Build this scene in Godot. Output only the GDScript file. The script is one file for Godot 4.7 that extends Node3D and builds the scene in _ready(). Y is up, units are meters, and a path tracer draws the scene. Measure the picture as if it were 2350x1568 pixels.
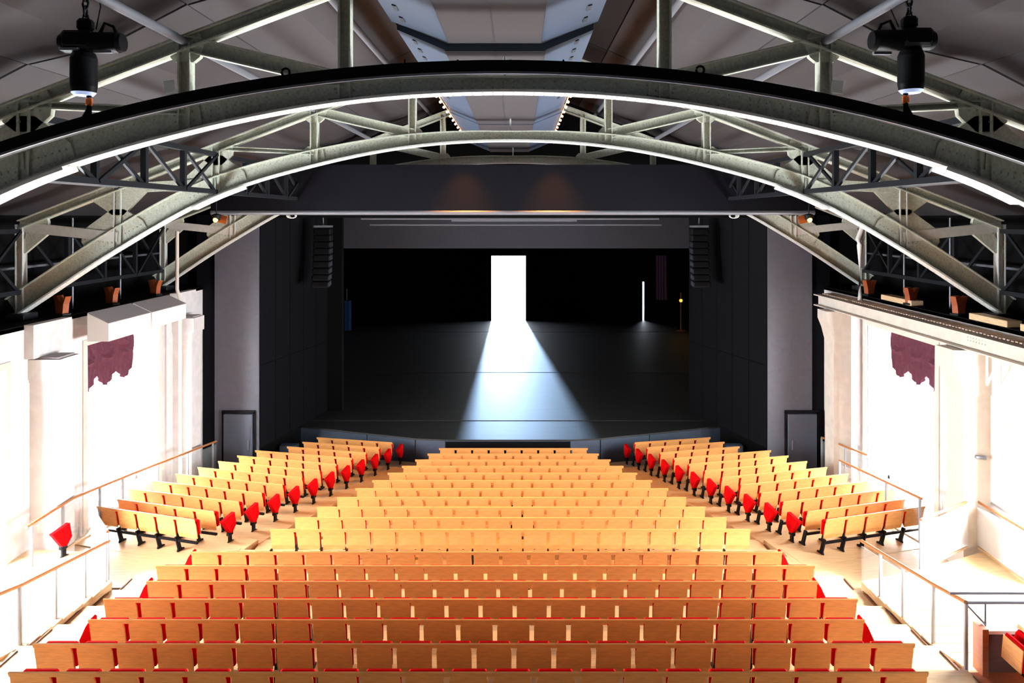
extends Node3D
# Theatre hall seen from a gallery above the stalls. Metres, y up, the stage lies towards -z.

const EYE_Y := 8.4        # height of the eye above the floor of the front row
const FOC := 1700.0       # focal length in pixels of the 2350 x 1568 frame
const AX := -0.2          # the hall's axis of symmetry
const BAYS := [10.13, 16.5, 23.1]            # distance of the three roof trusses
const PITCH := 2.18                          # spacing of the truss posts
const CHORD := [10.1, 9.97, 9.545, 8.866, 7.67, 6.245]   # underside of the curved chord at each post
const RAFTER := [12.42, 11.6, 10.78, 9.95, 9.1, 8.25]    # straight upper chord at each post
const ORD := ["first", "second", "third", "fourth", "fifth", "sixth", "seventh", "eighth", "ninth", "tenth", "eleventh", "twelfth", "thirteenth", "fourteenth", "fifteenth", "sixteenth", "seventeenth", "eighteenth", "nineteenth", "twentieth", "twenty-first", "twenty-second"]

var M := {}
var names := {}


class MB:
	var st := SurfaceTool.new()
	func _init():
		st.begin(Mesh.PRIMITIVE_TRIANGLES)
	func v(p: Vector3, n: Vector3):
		st.set_normal(n)
		st.add_vertex(p)
	func tri(a: Vector3, b: Vector3, c: Vector3):
		var n := (b - a).cross(c - a)
		if n.length_squared() < 1e-16:
			return
		n = n.normalized()
		v(a, n)
		v(c, n)
		v(b, n)
	func quad(a: Vector3, b: Vector3, c: Vector3, d: Vector3):
		tri(a, b, c)
		tri(a, c, d)
	func stri(a: Vector3, b: Vector3, c: Vector3, na: Vector3, nb: Vector3, nc: Vector3):
		v(a, na)
		v(c, nc)
		v(b, nb)
	func box(c: Vector3, s: Vector3, b := Basis()):
		var x := b.x * s.x * 0.5
		var y := b.y * s.y * 0.5
		var z := b.z * s.z * 0.5
		quad(c - x - y + z, c + x - y + z, c + x + y + z, c - x + y + z)
		quad(c + x - y - z, c - x - y - z, c - x + y - z, c + x + y - z)
		quad(c + x - y + z, c + x - y - z, c + x + y - z, c + x + y + z)
		quad(c - x - y - z, c - x - y + z, c - x + y + z, c - x + y - z)
		quad(c - x + y + z, c + x + y + z, c + x + y - z, c - x + y - z)
		quad(c - x - y - z, c + x - y - z, c + x - y + z, c - x - y + z)
	func span(lo: Vector3, hi: Vector3):
		box((lo + hi) * 0.5, (hi - lo).abs())
	# box with chamfered edges along its length z
	func cbox(c: Vector3, s: Vector3, r: float, b := Basis()):
		var hx := s.x * 0.5
		var hy := s.y * 0.5
		var p := PackedVector2Array([Vector2(-hx + r, -hy), Vector2(hx - r, -hy), Vector2(hx, -hy + r), Vector2(hx, hy - r), Vector2(hx - r, hy), Vector2(-hx + r, hy), Vector2(-hx, hy - r), Vector2(-hx, -hy + r)])
		var q := PackedVector2Array()
		for k in p:
			q.append(k * Vector2((s.x - 2 * r) / s.x, (s.y - 2 * r) / s.y))
		var hz := s.z * 0.5
		var rings := [[q, -hz], [p, -hz + r], [p, hz - r], [q, hz]]
		for i in 3:
			for k in 8:
				var l := (k + 1) % 8
				var a0: Vector2 = rings[i][0][k]
				var a1: Vector2 = rings[i][0][l]
				var b0: Vector2 = rings[i + 1][0][k]
				var b1: Vector2 = rings[i + 1][0][l]
				var z0: float = rings[i][1]
				var z1: float = rings[i + 1][1]
				quad(c + b * Vector3(a0.x, a0.y, z0), c + b * Vector3(a1.x, a1.y, z0), c + b * Vector3(b1.x, b1.y, z1), c + b * Vector3(b0.x, b0.y, z1))
		for k in range(1, 7):
			tri(c + b * Vector3(q[0].x, q[0].y, hz), c + b * Vector3(q[k].x, q[k].y, hz), c + b * Vector3(q[k + 1].x, q[k + 1].y, hz))
			tri(c + b * Vector3(q[0].x, q[0].y, -hz), c + b * Vector3(q[k + 1].x, q[k + 1].y, -hz), c + b * Vector3(q[k].x, q[k].y, -hz))
	# polygon in the plane o, u, v pushed along w
	func prism(poly: PackedVector2Array, o: Vector3, u: Vector3, vv: Vector3, w: Vector3):
		var p := poly
		if Geometry2D.is_polygon_clockwise(p):
			p = p.duplicate()
			p.reverse()
		var flip := u.cross(vv).dot(w) < 0
		var t := Geometry2D.triangulate_polygon(p)
		var a := []
		for k in p:
			a.append(o + u * k.x + vv * k.y)
		for i in range(0, t.size(), 3):
			var i0: Vector3 = a[t[i]]
			var i1: Vector3 = a[t[i + 1]]
			var i2: Vector3 = a[t[i + 2]]
			if (i1 - i0).cross(i2 - i0).dot(w) < 0:
				var s := i1
				i1 = i2
				i2 = s
			tri(i0 + w, i1 + w, i2 + w)
			tri(i0, i2, i1)
		for k in a.size():
			var e: Vector3 = a[k]
			var f: Vector3 = a[(k + 1) % a.size()]
			if flip:
				quad(f, e, e + w, f + w)
			else:
				quad(e, f, f + w, e + w)
	func beam(a: Vector3, b: Vector3, wide: float, high: float, up := Vector3.UP):
		var z := (b - a).normalized()
		var x := up.cross(z)
		if x.length() < 1e-4:
			x = Vector3.RIGHT.cross(z)
		x = x.normalized()
		var y := z.cross(x)
		box((a + b) * 0.5, Vector3(wide, high, (b - a).length()), Basis(x, y, z))
	# rolled I section: web in the plane of up and the run, flanges across it
	func ibeam(a: Vector3, b: Vector3, high: float, wide: float, t: float, up := Vector3.UP):
		var z := (b - a).normalized()
		var x := up.cross(z).normalized()
		var y := z.cross(x)
		var l := (b - a).length()
		var c := (a + b) * 0.5
		var B := Basis(x, y, z)
		box(c, Vector3(t, high - 2 * t, l), B)
		box(c + y * (high - t) * 0.5, Vector3(wide, t, l), B)
		box(c - y * (high - t) * 0.5, Vector3(wide, t, l), B)
	func tube(pts: Array, r: float, n := 8):
		var rings := []
		for i in pts.size():
			var d: Vector3 = (pts[mini(i + 1, pts.size() - 1)] - pts[maxi(i - 1, 0)]).normalized()
			var x := d.cross(Vector3.UP)
			if x.length() < 0.05:
				x = d.cross(Vector3.RIGHT)
			x = x.normalized()
			var y := d.cross(x)
			var ring := []
			for k in n:
				var t := TAU * k / n
				ring.append(x * cos(t) + y * sin(t))
			rings.append(ring)
		for i in pts.size() - 1:
			for k in n:
				var l := (k + 1) % n
				var a: Vector3 = pts[i] + rings[i][k] * r
				var b: Vector3 = pts[i] + rings[i][l] * r
				var c: Vector3 = pts[i + 1] + rings[i + 1][l] * r
				var d: Vector3 = pts[i + 1] + rings[i + 1][k] * r
				stri(a, b, c, rings[i][k], rings[i][l], rings[i + 1][l])
				stri(a, c, d, rings[i][k], rings[i + 1][l], rings[i + 1][k])
		var e := pts.size() - 1
		for k in range(1, n - 1):
			tri(pts[0] + rings[0][0] * r, pts[0] + rings[0][k + 1] * r, pts[0] + rings[0][k] * r)
			tri(pts[e] + rings[e][0] * r, pts[e] + rings[e][k] * r, pts[e] + rings[e][k + 1] * r)
	# profile of (radius, height) turned about an axis
	func lathe(prof: Array, o: Vector3, n := 12, b := Basis()):
		for i in prof.size() - 1:
			var p: Vector2 = prof[i]
			var q: Vector2 = prof[i + 1]
			var nn := Vector2(q.y - p.y, p.x - q.x).normalized()
			for k in n:
				var t0 := TAU * k / n
				var t1 := TAU * (k + 1) / n
				var d0 := Vector3(cos(t0), 0, sin(t0))
				var d1 := Vector3(cos(t1), 0, sin(t1))
				var a := o + b * (d0 * p.x + Vector3.UP * p.y)
				var bb := o + b * (d1 * p.x + Vector3.UP * p.y)
				var c := o + b * (d1 * q.x + Vector3.UP * q.y)
				var d := o + b * (d0 * q.x + Vector3.UP * q.y)
				var n0 := b * (d0 * nn.x + Vector3.UP * nn.y)
				var n1 := b * (d1 * nn.x + Vector3.UP * nn.y)
				if q.x > 1e-5:
					stri(a, d, c, n0, n0, n1)
				if p.x > 1e-5:
					stri(a, c, bb, n0, n1, n1)
	func ball(o: Vector3, r: float, n := 8):
		var prof := []
		for i in n / 2 + 1:
			var t := PI * i / (n / 2) - PI / 2
			prof.append(Vector2(maxf(cos(t) * r, 0.0), sin(t) * r))
		lathe(prof, o, n)
	# bent sheet: profile of (y, z) points swept along x, thickness t towards -z
	func sheet(prof: Array, wide: float, t: float, x0 := 0.0, in_set := 0.012):
		var l := x0 - wide * 0.5
		var r := x0 + wide * 0.5
		for i in prof.size() - 1:
			var p: Vector2 = prof[i]
			var q: Vector2 = prof[i + 1]
			var n := Vector2(-(q.y - p.y), q.x - p.x).normalized()   # towards +z for a rising profile
			var li := l + (in_set if i == 0 else 0.0)
			var ri := r - (in_set if i == 0 else 0.0)
			var lj := l + (in_set if i == prof.size() - 2 else 0.0)
			var rj := r - (in_set if i == prof.size() - 2 else 0.0)
			var a := Vector3(li, p.x, p.y)
			var b := Vector3(ri, p.x, p.y)
			var c := Vector3(rj, q.x, q.y)
			var d := Vector3(lj, q.x, q.y)
			var k := Vector3(0, -n.x, -n.y) * t
			quad(a, b, c, d)
			quad(b + k, a + k, d + k, c + k)
			quad(b, b + k, c + k, c)
			quad(a + k, a, d, d + k)
			if i == 0:
				quad(a + k, b + k, b, a)
			if i == prof.size() - 2:
				quad(d, c, c + k, d + k)
	func done() -> ArrayMesh:
		return st.commit()


# ---------------------------------------------------------------- naming helpers
func numbered(n: String) -> String:
	if not names.has(n):
		names[n] = 0
		return n
	names[n] += 1
	return "%s_%03d" % [n, names[n]]


func thing(called: String, label: String, category: String, at := Vector3.ZERO, turn := 0.0, group := "") -> Node3D:
	var o := Node3D.new()
	o.name = numbered(called)
	add_child(o)
	o.position = at
	o.rotation.y = turn
	tag(o, label, category, group)
	return o


func tag(o: Node, label: String, category: String, group := ""):
	o.set_meta("label", label)
	o.set_meta("category", category)
	if group:
		o.set_meta("group", group)


func obj(called: String, mesh: Variant, m: Material, parent: Node = null, label := "") -> MeshInstance3D:
	var o := MeshInstance3D.new()
	o.mesh = mesh.done() if mesh is MB else mesh
	o.material_override = m
	o.name = called if parent else numbered(called)
	if parent:
		parent.add_child(o, true)
	else:
		add_child(o, true)
	if label:
		o.set_meta("label", label)
	return o


func struct(called: String, mesh: Variant, m: Material, parent: Node = null) -> MeshInstance3D:
	var o := obj(called, mesh, m, parent)
	if parent == null:
		o.set_meta("kind", "structure")
	return o


func V(x: float, y: float, d: float) -> Vector3:
	return Vector3(x, y, -d)


# ---------------------------------------------------------------- materials
func noise_tex(freq: float, lo: float, hi: float, sx := 1.0, sy := 1.0, seed_ := 1, size := 256) -> ImageTexture:
	var f := FastNoiseLite.new()
	f.seed = seed_
	f.frequency = freq
	f.fractal_octaves = 4
	var im := Image.create(size, size, false, Image.FORMAT_RGB8)
	for y in size:
		for x in size:
			# wraps round: the noise is read on a torus
			var a := TAU * x / size
			var b := TAU * y / size
			var g := f.get_noise_3d(cos(a) * sx * 40.0 + cos(b) * sy * 17.0, sin(a) * sx * 40.0 + 7.0, sin(b) * sy * 40.0 + cos(b) * sy * 36.0)
			var k := clampf(lerpf(lo, hi, g * 0.9 + 0.5), 0, 1)
			im.set_pixel(x, y, Color(k, k, k))
	return ImageTexture.create_from_image(im)


func mat(key: String, c: Color, rough := 0.7, metal := 0.0, tex: Texture2D = null, scale := Vector3.ONE, bump := 0.0, world := false) -> StandardMaterial3D:
	var m := StandardMaterial3D.new()
	m.resource_name = key
	m.albedo_color = c
	m.roughness = rough
	m.metallic = metal
	if c.get_luminance() < 0.16:
		m.metallic_specular = 0.22
	if tex:
		m.albedo_texture = tex
		m.uv1_triplanar = true
		m.uv1_world_triplanar = world
		m.uv1_scale = scale
		if bump > 0:
			m.heightmap_enabled = true
			m.heightmap_texture = tex
			m.heightmap_scale = bump
	M[key] = m
	return m


func glow(key: String, c: Color, e: float) -> StandardMaterial3D:
	var m := mat(key, c, 0.5)
	m.emission_enabled = true
	m.emission = c
	m.emission_energy_multiplier = e
	return m


func make_materials():
	var grain := noise_tex(0.05, 0.86, 1.0, 0.35, 4.0, 3)
	var soft := noise_tex(0.035, 0.94, 1.0, 1.0, 1.0, 5)
	var rough := noise_tex(0.09, 0.85, 1.0, 1.0, 1.0, 8)
	var cloth := noise_tex(0.35, 0.7, 1.0, 1.0, 1.0, 9)
	var boards := noise_tex(0.06, 0.45, 1.0, 0.25, 5.0, 12)
	mat("seat_wood", Color(0.90, 0.62, 0.355), 0.38, 0.0, grain, Vector3(0.9, 0.9, 0.9))
	mat("seat_edge", Color(0.92, 0.74, 0.52), 0.45)
	var red := mat("seat_red", Color(0.86, 0.012, 0.035), 0.9, 0.0, cloth, Vector3(3, 3, 3))
	red.rim_enabled = true
	red.metallic_specular = 0.15
	red.rim = 0.08
	red.rim_tint = 0.6
	mat("iron", Color(0.10, 0.10, 0.11), 0.45, 0.4)
	mat("oak_floor", Color(0.87, 0.73, 0.54), 0.42, 0.0, grain, Vector3(0.5, 0.5, 0.9), 0.0, true)
	mat("oak_nosing", Color(0.45, 0.27, 0.16), 0.5, 0.0, grain, Vector3(1, 1, 1))
	mat("red_oak", Color(0.66, 0.33, 0.17), 0.5, 0.0, grain, Vector3(1, 1, 1))
	mat("rail_wood", Color(0.72, 0.46, 0.27), 0.4, 0.0, grain, Vector3(2, 2, 2))
	mat("plaster", Color(0.83, 0.81, 0.80), 0.85, 0.0, soft, Vector3(0.35, 0.35, 0.35), 0.0, true)
	mat("plaster_warm", Color(0.82, 0.78, 0.73), 0.85, 0.0, soft, Vector3(0.35, 0.35, 0.35), 0.0, true)
	mat("white_paint", Color(0.92, 0.91, 0.90), 0.5)
	mat("steel_paint", Color(0.78, 0.80, 0.74), 0.5, 0.0, rough, Vector3(0.8, 0.8, 0.8), 0.0, true)
	mat("dusty_top", Color(0.60, 0.56, 0.56), 0.8)
	mat("post_grey", Color(0.62, 0.64, 0.66), 0.4, 0.2)
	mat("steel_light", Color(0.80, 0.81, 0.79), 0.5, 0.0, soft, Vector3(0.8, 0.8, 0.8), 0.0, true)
	mat("rivet_paint", Color(0.6, 0.61, 0.58), 0.5)
	mat("black_paint", Color(0.065, 0.065, 0.075), 0.5)
	mat("black_steel", Color(0.13, 0.135, 0.15), 0.45, 0.2)
	mat("matt_black", Color(0.05, 0.05, 0.055), 0.95, 0.0, cloth, Vector3(0.6, 0.6, 0.6))
	mat("roof_board", Color(0.19, 0.175, 0.185), 0.8, 0.0, soft, Vector3(0.3, 0.3, 0.3), 0.0, true)
	mat("roof_dark", Color(0.16, 0.145, 0.145), 0.85, 0.0, soft, Vector3(0.3, 0.3, 0.3), 0.0, true)
	mat("duct_panel", Color(0.21, 0.20, 0.21), 0.6)
	mat("duct_paint", Color(0.25, 0.30, 0.38), 0.5, 0.0, soft, Vector3(0.4, 0.4, 0.4))
	mat("duct_seam", Color(0.16, 0.18, 0.21), 0.6)
	mat("header_black", Color(0.045, 0.045, 0.07), 0.6, 0.0, soft, Vector3(0.3, 0.3, 0.3))
	mat("grey_panel", Color(0.36, 0.36, 0.40), 0.55, 0.0, soft, Vector3(0.5, 0.5, 0.5))
	mat("grey_steel", Color(0.45, 0.46, 0.49), 0.4, 0.3)
	mat("door_leaf", Color(0.30, 0.32, 0.37), 0.5)
	mat("teaser", Color(0.22, 0.22, 0.25), 0.8, 0.0, cloth, Vector3(0.5, 0.5, 0.5))
	mat("fascia", Color(0.27, 0.31, 0.37), 0.35, 0.0, soft, Vector3(0.5, 0.5, 0.5))
	mat("stage_floor", Color(0.21, 0.20, 0.19), 0.36, 0.0, boards, Vector3(0.16, 0.16, 0.5), 0.0, true)
	M.stage_floor.roughness = 0.54
	mat("concrete", Color(0.80, 0.80, 0.80), 0.9, 0.0, soft, Vector3(0.1, 0.1, 0.1), 0.0, true)
	mat("copper", Color(0.56, 0.27, 0.11), 0.5, 0.1)
	mat("orange_paint", Color(0.80, 0.38, 0.08), 0.5)
	mat("pale_board", Color(0.86, 0.72, 0.56), 0.6, 0.0, grain, Vector3(1, 1, 1))
	mat("slat_board", Color(0.88, 0.76, 0.70), 0.65, 0.0, grain, Vector3(1, 1, 1))
	mat("maroon_cloth", Color(0.40, 0.17, 0.25), 0.85, 0.0, cloth, Vector3(2, 2, 2))
	M.maroon_cloth.backlight_enabled = true
	M.maroon_cloth.backlight = Color(0.42, 0.2, 0.28)
	mat("sheer", Color(0.95, 0.95, 0.96), 0.9)
	M.sheer.backlight_enabled = true
	M.sheer.backlight = Color(0.6, 0.6, 0.6)
	mat("blue_cloth", Color(0.08, 0.22, 0.42), 0.8)
	mat("purple_cloth", Color(0.35, 0.22, 0.33), 0.85)
	mat("booth_dark", Color(0.34, 0.17, 0.12), 0.6, 0.0, grain, Vector3(1, 1, 1))
	mat("sign_white", Color(0.85, 0.87, 0.88), 0.6)
	var g := mat("glass", Color(0.95, 0.98, 0.98, 0.06), 0.03)
	g.transparency = BaseMaterial3D.TRANSPARENCY_ALPHA
	glow("bulb", Color(1.0, 0.72, 0.52), 14.0)
	glow("work_lamp", Color(1.0, 0.68, 0.22), 20.0)
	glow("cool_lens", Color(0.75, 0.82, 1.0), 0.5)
	glow("yard_lamp", Color(0.88, 0.94, 1.0), 30.0)


func _ready():
	camera_and_light()
	make_materials()
	shell_of_hall()
	windows()
	stage_house()
	floors()
	roof()
	trusses()
	overhead()
	rails()
	seating()
	details()


func camera_and_light():
	var cam := Camera3D.new()
	cam.name = "camera"
	add_child(cam)
	cam.position = Vector3(0, EYE_Y, 0)
	var near := 0.1
	cam.set_frustum(1568.0 / FOC * near, Vector2((1175.0 - 1192.0) / FOC, (500.0 - 784.0) / FOC) * near, near, 400.0)
	cam.current = true
	var we := WorldEnvironment.new()
	we.name = "environment"
	var env := Environment.new()
	var sky := Sky.new()
	var ps := ProceduralSkyMaterial.new()
	ps.sky_top_color = Color(0.86, 0.92, 1.0)
	ps.sky_horizon_color = Color(1.0, 1.0, 1.0)
	ps.ground_horizon_color = Color(0.9, 0.9, 0.9)
	ps.ground_bottom_color = Color(0.6, 0.6, 0.6)
	ps.sun_angle_max = 1.0
	sky.sky_material = ps
	env.background_mode = Environment.BG_SKY
	env.sky = sky
	env.background_energy_multiplier = 12.0
	env.tonemap_mode = Environment.TONE_MAPPER_LINEAR
	env.tonemap_exposure = 1.0
	env.sdfgi_enabled = true
	env.ssao_enabled = true
	env.ssil_enabled = true
	we.environment = env
	add_child(we)
	# daylight of the tall side windows, as large as their openings
	for s in [-1, 1]:
		for d in [6.3, 13.4, 19.7]:
			var l := AreaLight3D.new()
			l.name = "window_daylight"
			l.area_size = Vector2(3.4, 4.4)
			l.area_normalize_energy = false
			l.light_energy = 22.0 if d > 17.0 else 60.0 if d > 10.0 else 0.5
			l.light_color = Color(0.96, 0.985, 1.0)
			l.area_range = 60.0
			l.shadow_enabled = true
			add_child(l, true)
			l.position = V(AX + s * 11.3, 3.1, d)
			l.rotation.y = s * PI / 2


# ---------------------------------------------------------------- the hall
const SILL := 0.85
const HEAD := 5.3
const WIN := [[11.7, 15.1], [17.95, 21.5], [4.6, 8.0]]


func shell_of_hall():
	for s in [-1, 1]:
		var side := "left" if s < 0 else "right"
		var w := MB.new()
		var x0: float = AX + s * 10.3
		var x1: float = AX + s * 11.2
		var edges := [-4.0, 4.6, 8.0, 11.7, 15.1, 17.95, 21.5, 25.2]
		for i in 7:
			if i % 2 == 0:
				w.span(V(x0, -1.0, edges[i]), V(x1, 6.1, edges[i + 1]))
			else:
				w.span(V(x0, -1.0, edges[i]), V(x1, SILL, edges[i + 1]))
				w.span(V(x0, HEAD, edges[i]), V(x1, 6.1, edges[i + 1]))
		var wall := struct("wall_" + side, w, M.plaster)
		# upper wall over the ledge, blacked out
		var u := MB.new()
		u.span(V(AX + s * 11.9, 6.1, -4.0), V(AX + s * 12.3, 9.3, 25.2))
		u.span(V(AX + s * 10.3, 6.02, -4.0), V(AX + s * 12.3, 6.12, 25.2))
		u.span(V(AX + s * 10.36, 6.12, -4.0), V(AX + s * 10.5, 6.3, 9.5))
		obj("upper_wall", u, M.matt_black, wall)
		# pilasters with their capitals
		for d in [9.6, 16.2, 22.75]:
			var p := MB.new()
			p.span(V(AX + s * 9.72, -0.6, d - 0.32), V(AX + s * 10.32, 4.95, d + 0.32))
			obj("pilaster", p, M.plaster_warm if s > 0 else M.plaster, wall)
			var c := MB.new()
			if s < 0:
				c.span(V(AX - 9.64, 4.93, d - 0.38), V(AX - 10.32, 5.36, d + 0.38))
				c.span(V(AX - 9.69, 4.86, d - 0.345), V(AX - 10.32, 4.94, d + 0.345))
			else:
				c.prism(PackedVector2Array([Vector2(9.72, 4.6), Vector2(9.62, 5.0), Vector2(9.5, 5.3), Vector2(9.5, 5.56), Vector2(10.32, 5.56), Vector2(10.32, 4.6)]), V(AX, 0, d - 0.36), Vector3.RIGHT, Vector3.UP, Vector3(0, 0, -0.72))
			obj("capital", c, M.plaster_warm if s > 0 else M.plaster, wall)
			if s < 0:
				var t := MB.new()
				t.span(V(AX - 9.7, 5.36, d - 0.3), V(AX - 10.32, 5.4, d + 0.3))
				obj("capital_top", t, M.dusty_top, wall, "dusty grey top face")
				var up := MB.new()
				up.span(V(AX - 10.1, 5.4, d - 0.5), V(AX - 10.32, 6.12, d + 0.85))
				obj("parapet_block", up, M.plaster, wall)
	# wall behind the camera and the black proscenium wall
	var b := MB.new()
	b.span(V(AX - 12.3, -1, -4.3), V(AX + 12.3, 14, -4.0))
	struct("wall_back", b, M.roof_dark)
	var f := MB.new()
	f.span(V(AX - 12.3, 8.4, 24.75), V(AX + 12.3, 14, 25.1))
	f.span(V(AX - 12.3, -1, 24.75), V(AX - 10.4, 8.4, 25.1))
	f.span(V(AX + 10.4, -1, 24.75), V(AX + 12.3, 8.4, 25.1))
	var fr := struct("wall_front", f, M.matt_black)
	# black reveals between the last pilasters and the grey proscenium panels
	for s in [-1, 1]:
		var c := MB.new()
		c.span(V(AX + s * 9.85, -0.3, 24.55), V(AX + s * 10.5, 8.5, 24.75))
		obj("reveal_panel", c, M.header_black, fr)


func windows():
	var n := 0
	for s in [-1, 1]:
		for i in 3:
			n += 1
			var d0: float = WIN[i][0]
			var d1: float = WIN[i][1]
			var x: float = AX + s * 10.95
			var fr := MB.new()
			fr.span(V(x - 0.05, SILL, d0), V(x + 0.05, HEAD, d0 + 0.09))
			fr.span(V(x - 0.05, SILL, d1 - 0.09), V(x + 0.05, HEAD, d1))
			fr.span(V(x - 0.05, SILL, d0), V(x + 0.05, SILL + 0.09, d1))
			fr.span(V(x - 0.05, HEAD - 0.09, d0), V(x + 0.05, HEAD, d1))
			var w := struct("window_%d" % n, fr, M.white_paint)
			for k in [1, 2]:
				var mu := MB.new()
				var dd := lerpf(d0, d1, k / 3.0)
				mu.span(V(x - 0.035, SILL, dd - 0.035), V(x + 0.035, HEAD, dd + 0.035))
				obj("mullion", mu, M.white_paint, w)
			for k in [1, 2, 3]:
				var tr := MB.new()
				var yy := lerpf(SILL, HEAD, k / 4.0)
				tr.span(V(x - 0.03, yy - 0.03, d0), V(x + 0.03, yy + 0.03, d1))
				obj("transom", tr, M.white_paint, w)
			for k in 3:
				var pn := MB.new()
				pn.span(V(x - 0.004, SILL + 0.09, lerpf(d0, d1, k / 3.0) + 0.04), V(x + 0.004, HEAD - 0.09, lerpf(d0, d1, (k + 1) / 3.0) - 0.04))
				obj("pane", pn, M.glass, w)
			# architrave on the room side
			var ar := MB.new()
			var xi: float = AX + s * 10.27
			ar.span(V(xi, SILL - 0.2, d0 - 0.16), V(xi + s * 0.05, HEAD + 0.14, d0))
			ar.span(V(xi, SILL - 0.2, d1), V(xi + s * 0.05, HEAD + 0.14, d1 + 0.16))
			ar.span(V(xi, HEAD, d0), V(xi + s * 0.05, HEAD + 0.14, d1))
			obj("architrave", ar, M.plaster_warm, w)
			if i != 1:
				continue
			var side := "beside the lone red seat" if s < 0 else "below the white crane beam"
			# swagged blind: ruched cloth with three scallops
			var sw := MB.new()
			var bx: float = AX + s * 10.62
			var cols := 48
			var rows := 12
			var grid := []
			for r in rows + 1:
				var line := []
				for c in cols + 1:
					var t := float(c) / cols
					var dd := lerpf(d0 + 0.1, d1 - 0.75, t)
					var sc := absf(sin(t * PI * 3.0))
					var low := 4.35 - 0.32 * sc
					var yy := lerpf(HEAD - 0.06, low, float(r) / rows)
					var fold := 0.035 * sin(c * 1.7 + r * 0.4) + 0.11 * sin(PI * minf(1.0, r / 9.0)) * sc * (0.5 + 0.5 * sin(r * 2.4 + sc * 2.0))
					line.append(V(bx - s * fold, yy, dd))
				grid.append(line)
			for r in rows:
				for c in cols:
					var a: Vector3 = grid[r][c]
					var b: Vector3 = grid[r][c + 1]
					var e: Vector3 = grid[r + 1][c + 1]
					var f: Vector3 = grid[r + 1][c]
					sw.quad(a, b, e, f)
					var k := Vector3(s * 0.012, 0, 0)
					sw.quad(a + k, f + k, e + k, b + k)
			var bl := thing("swag_blind", "dark red swagged blind with scalloped hem in the tall window " + side, "blind", Vector3.ZERO, 0, "swagged window blinds")
			obj("cloth", sw, M.maroon_cloth, bl)
			var rod := MB.new()
			rod.tube([V(bx, HEAD - 0.05, d0 + 0.04), V(bx, HEAD - 0.05, d1 - 0.04)], 0.02)
			obj("rod", rod, M.white_paint, bl)
			# white curtain gathered at the side nearer the camera, flaring towards the floor
			var cu := MB.new()
			var prev := []
			for r in 9:
				var q := r / 8.0
				var line := []
				for c in 25:
					var t := c / 24.0
					line.append(V(AX + s * (10.42 - 0.05 * sin(t * 31.0) - 0.12 * q), lerpf(HEAD - 0.05, SILL - 0.35, q), lerpf(d0 - 0.02, d0 + 0.22 - 0.12 * q, t) - 0.35 * q * (1.0 - t)))
				if r:
					for c in 24:
						cu.quad(prev[c], prev[c + 1], line[c + 1], line[c])
						var k := Vector3(s * 0.008, 0, 0)
						cu.quad(prev[c] + k, line[c] + k, line[c + 1] + k, prev[c + 1] + k)
				prev = line
			var ct := obj("window_curtain", cu, M.sheer)
			tag(ct, "white curtain drawn to one side of the window " + side, "curtain", "white window curtains")


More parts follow.
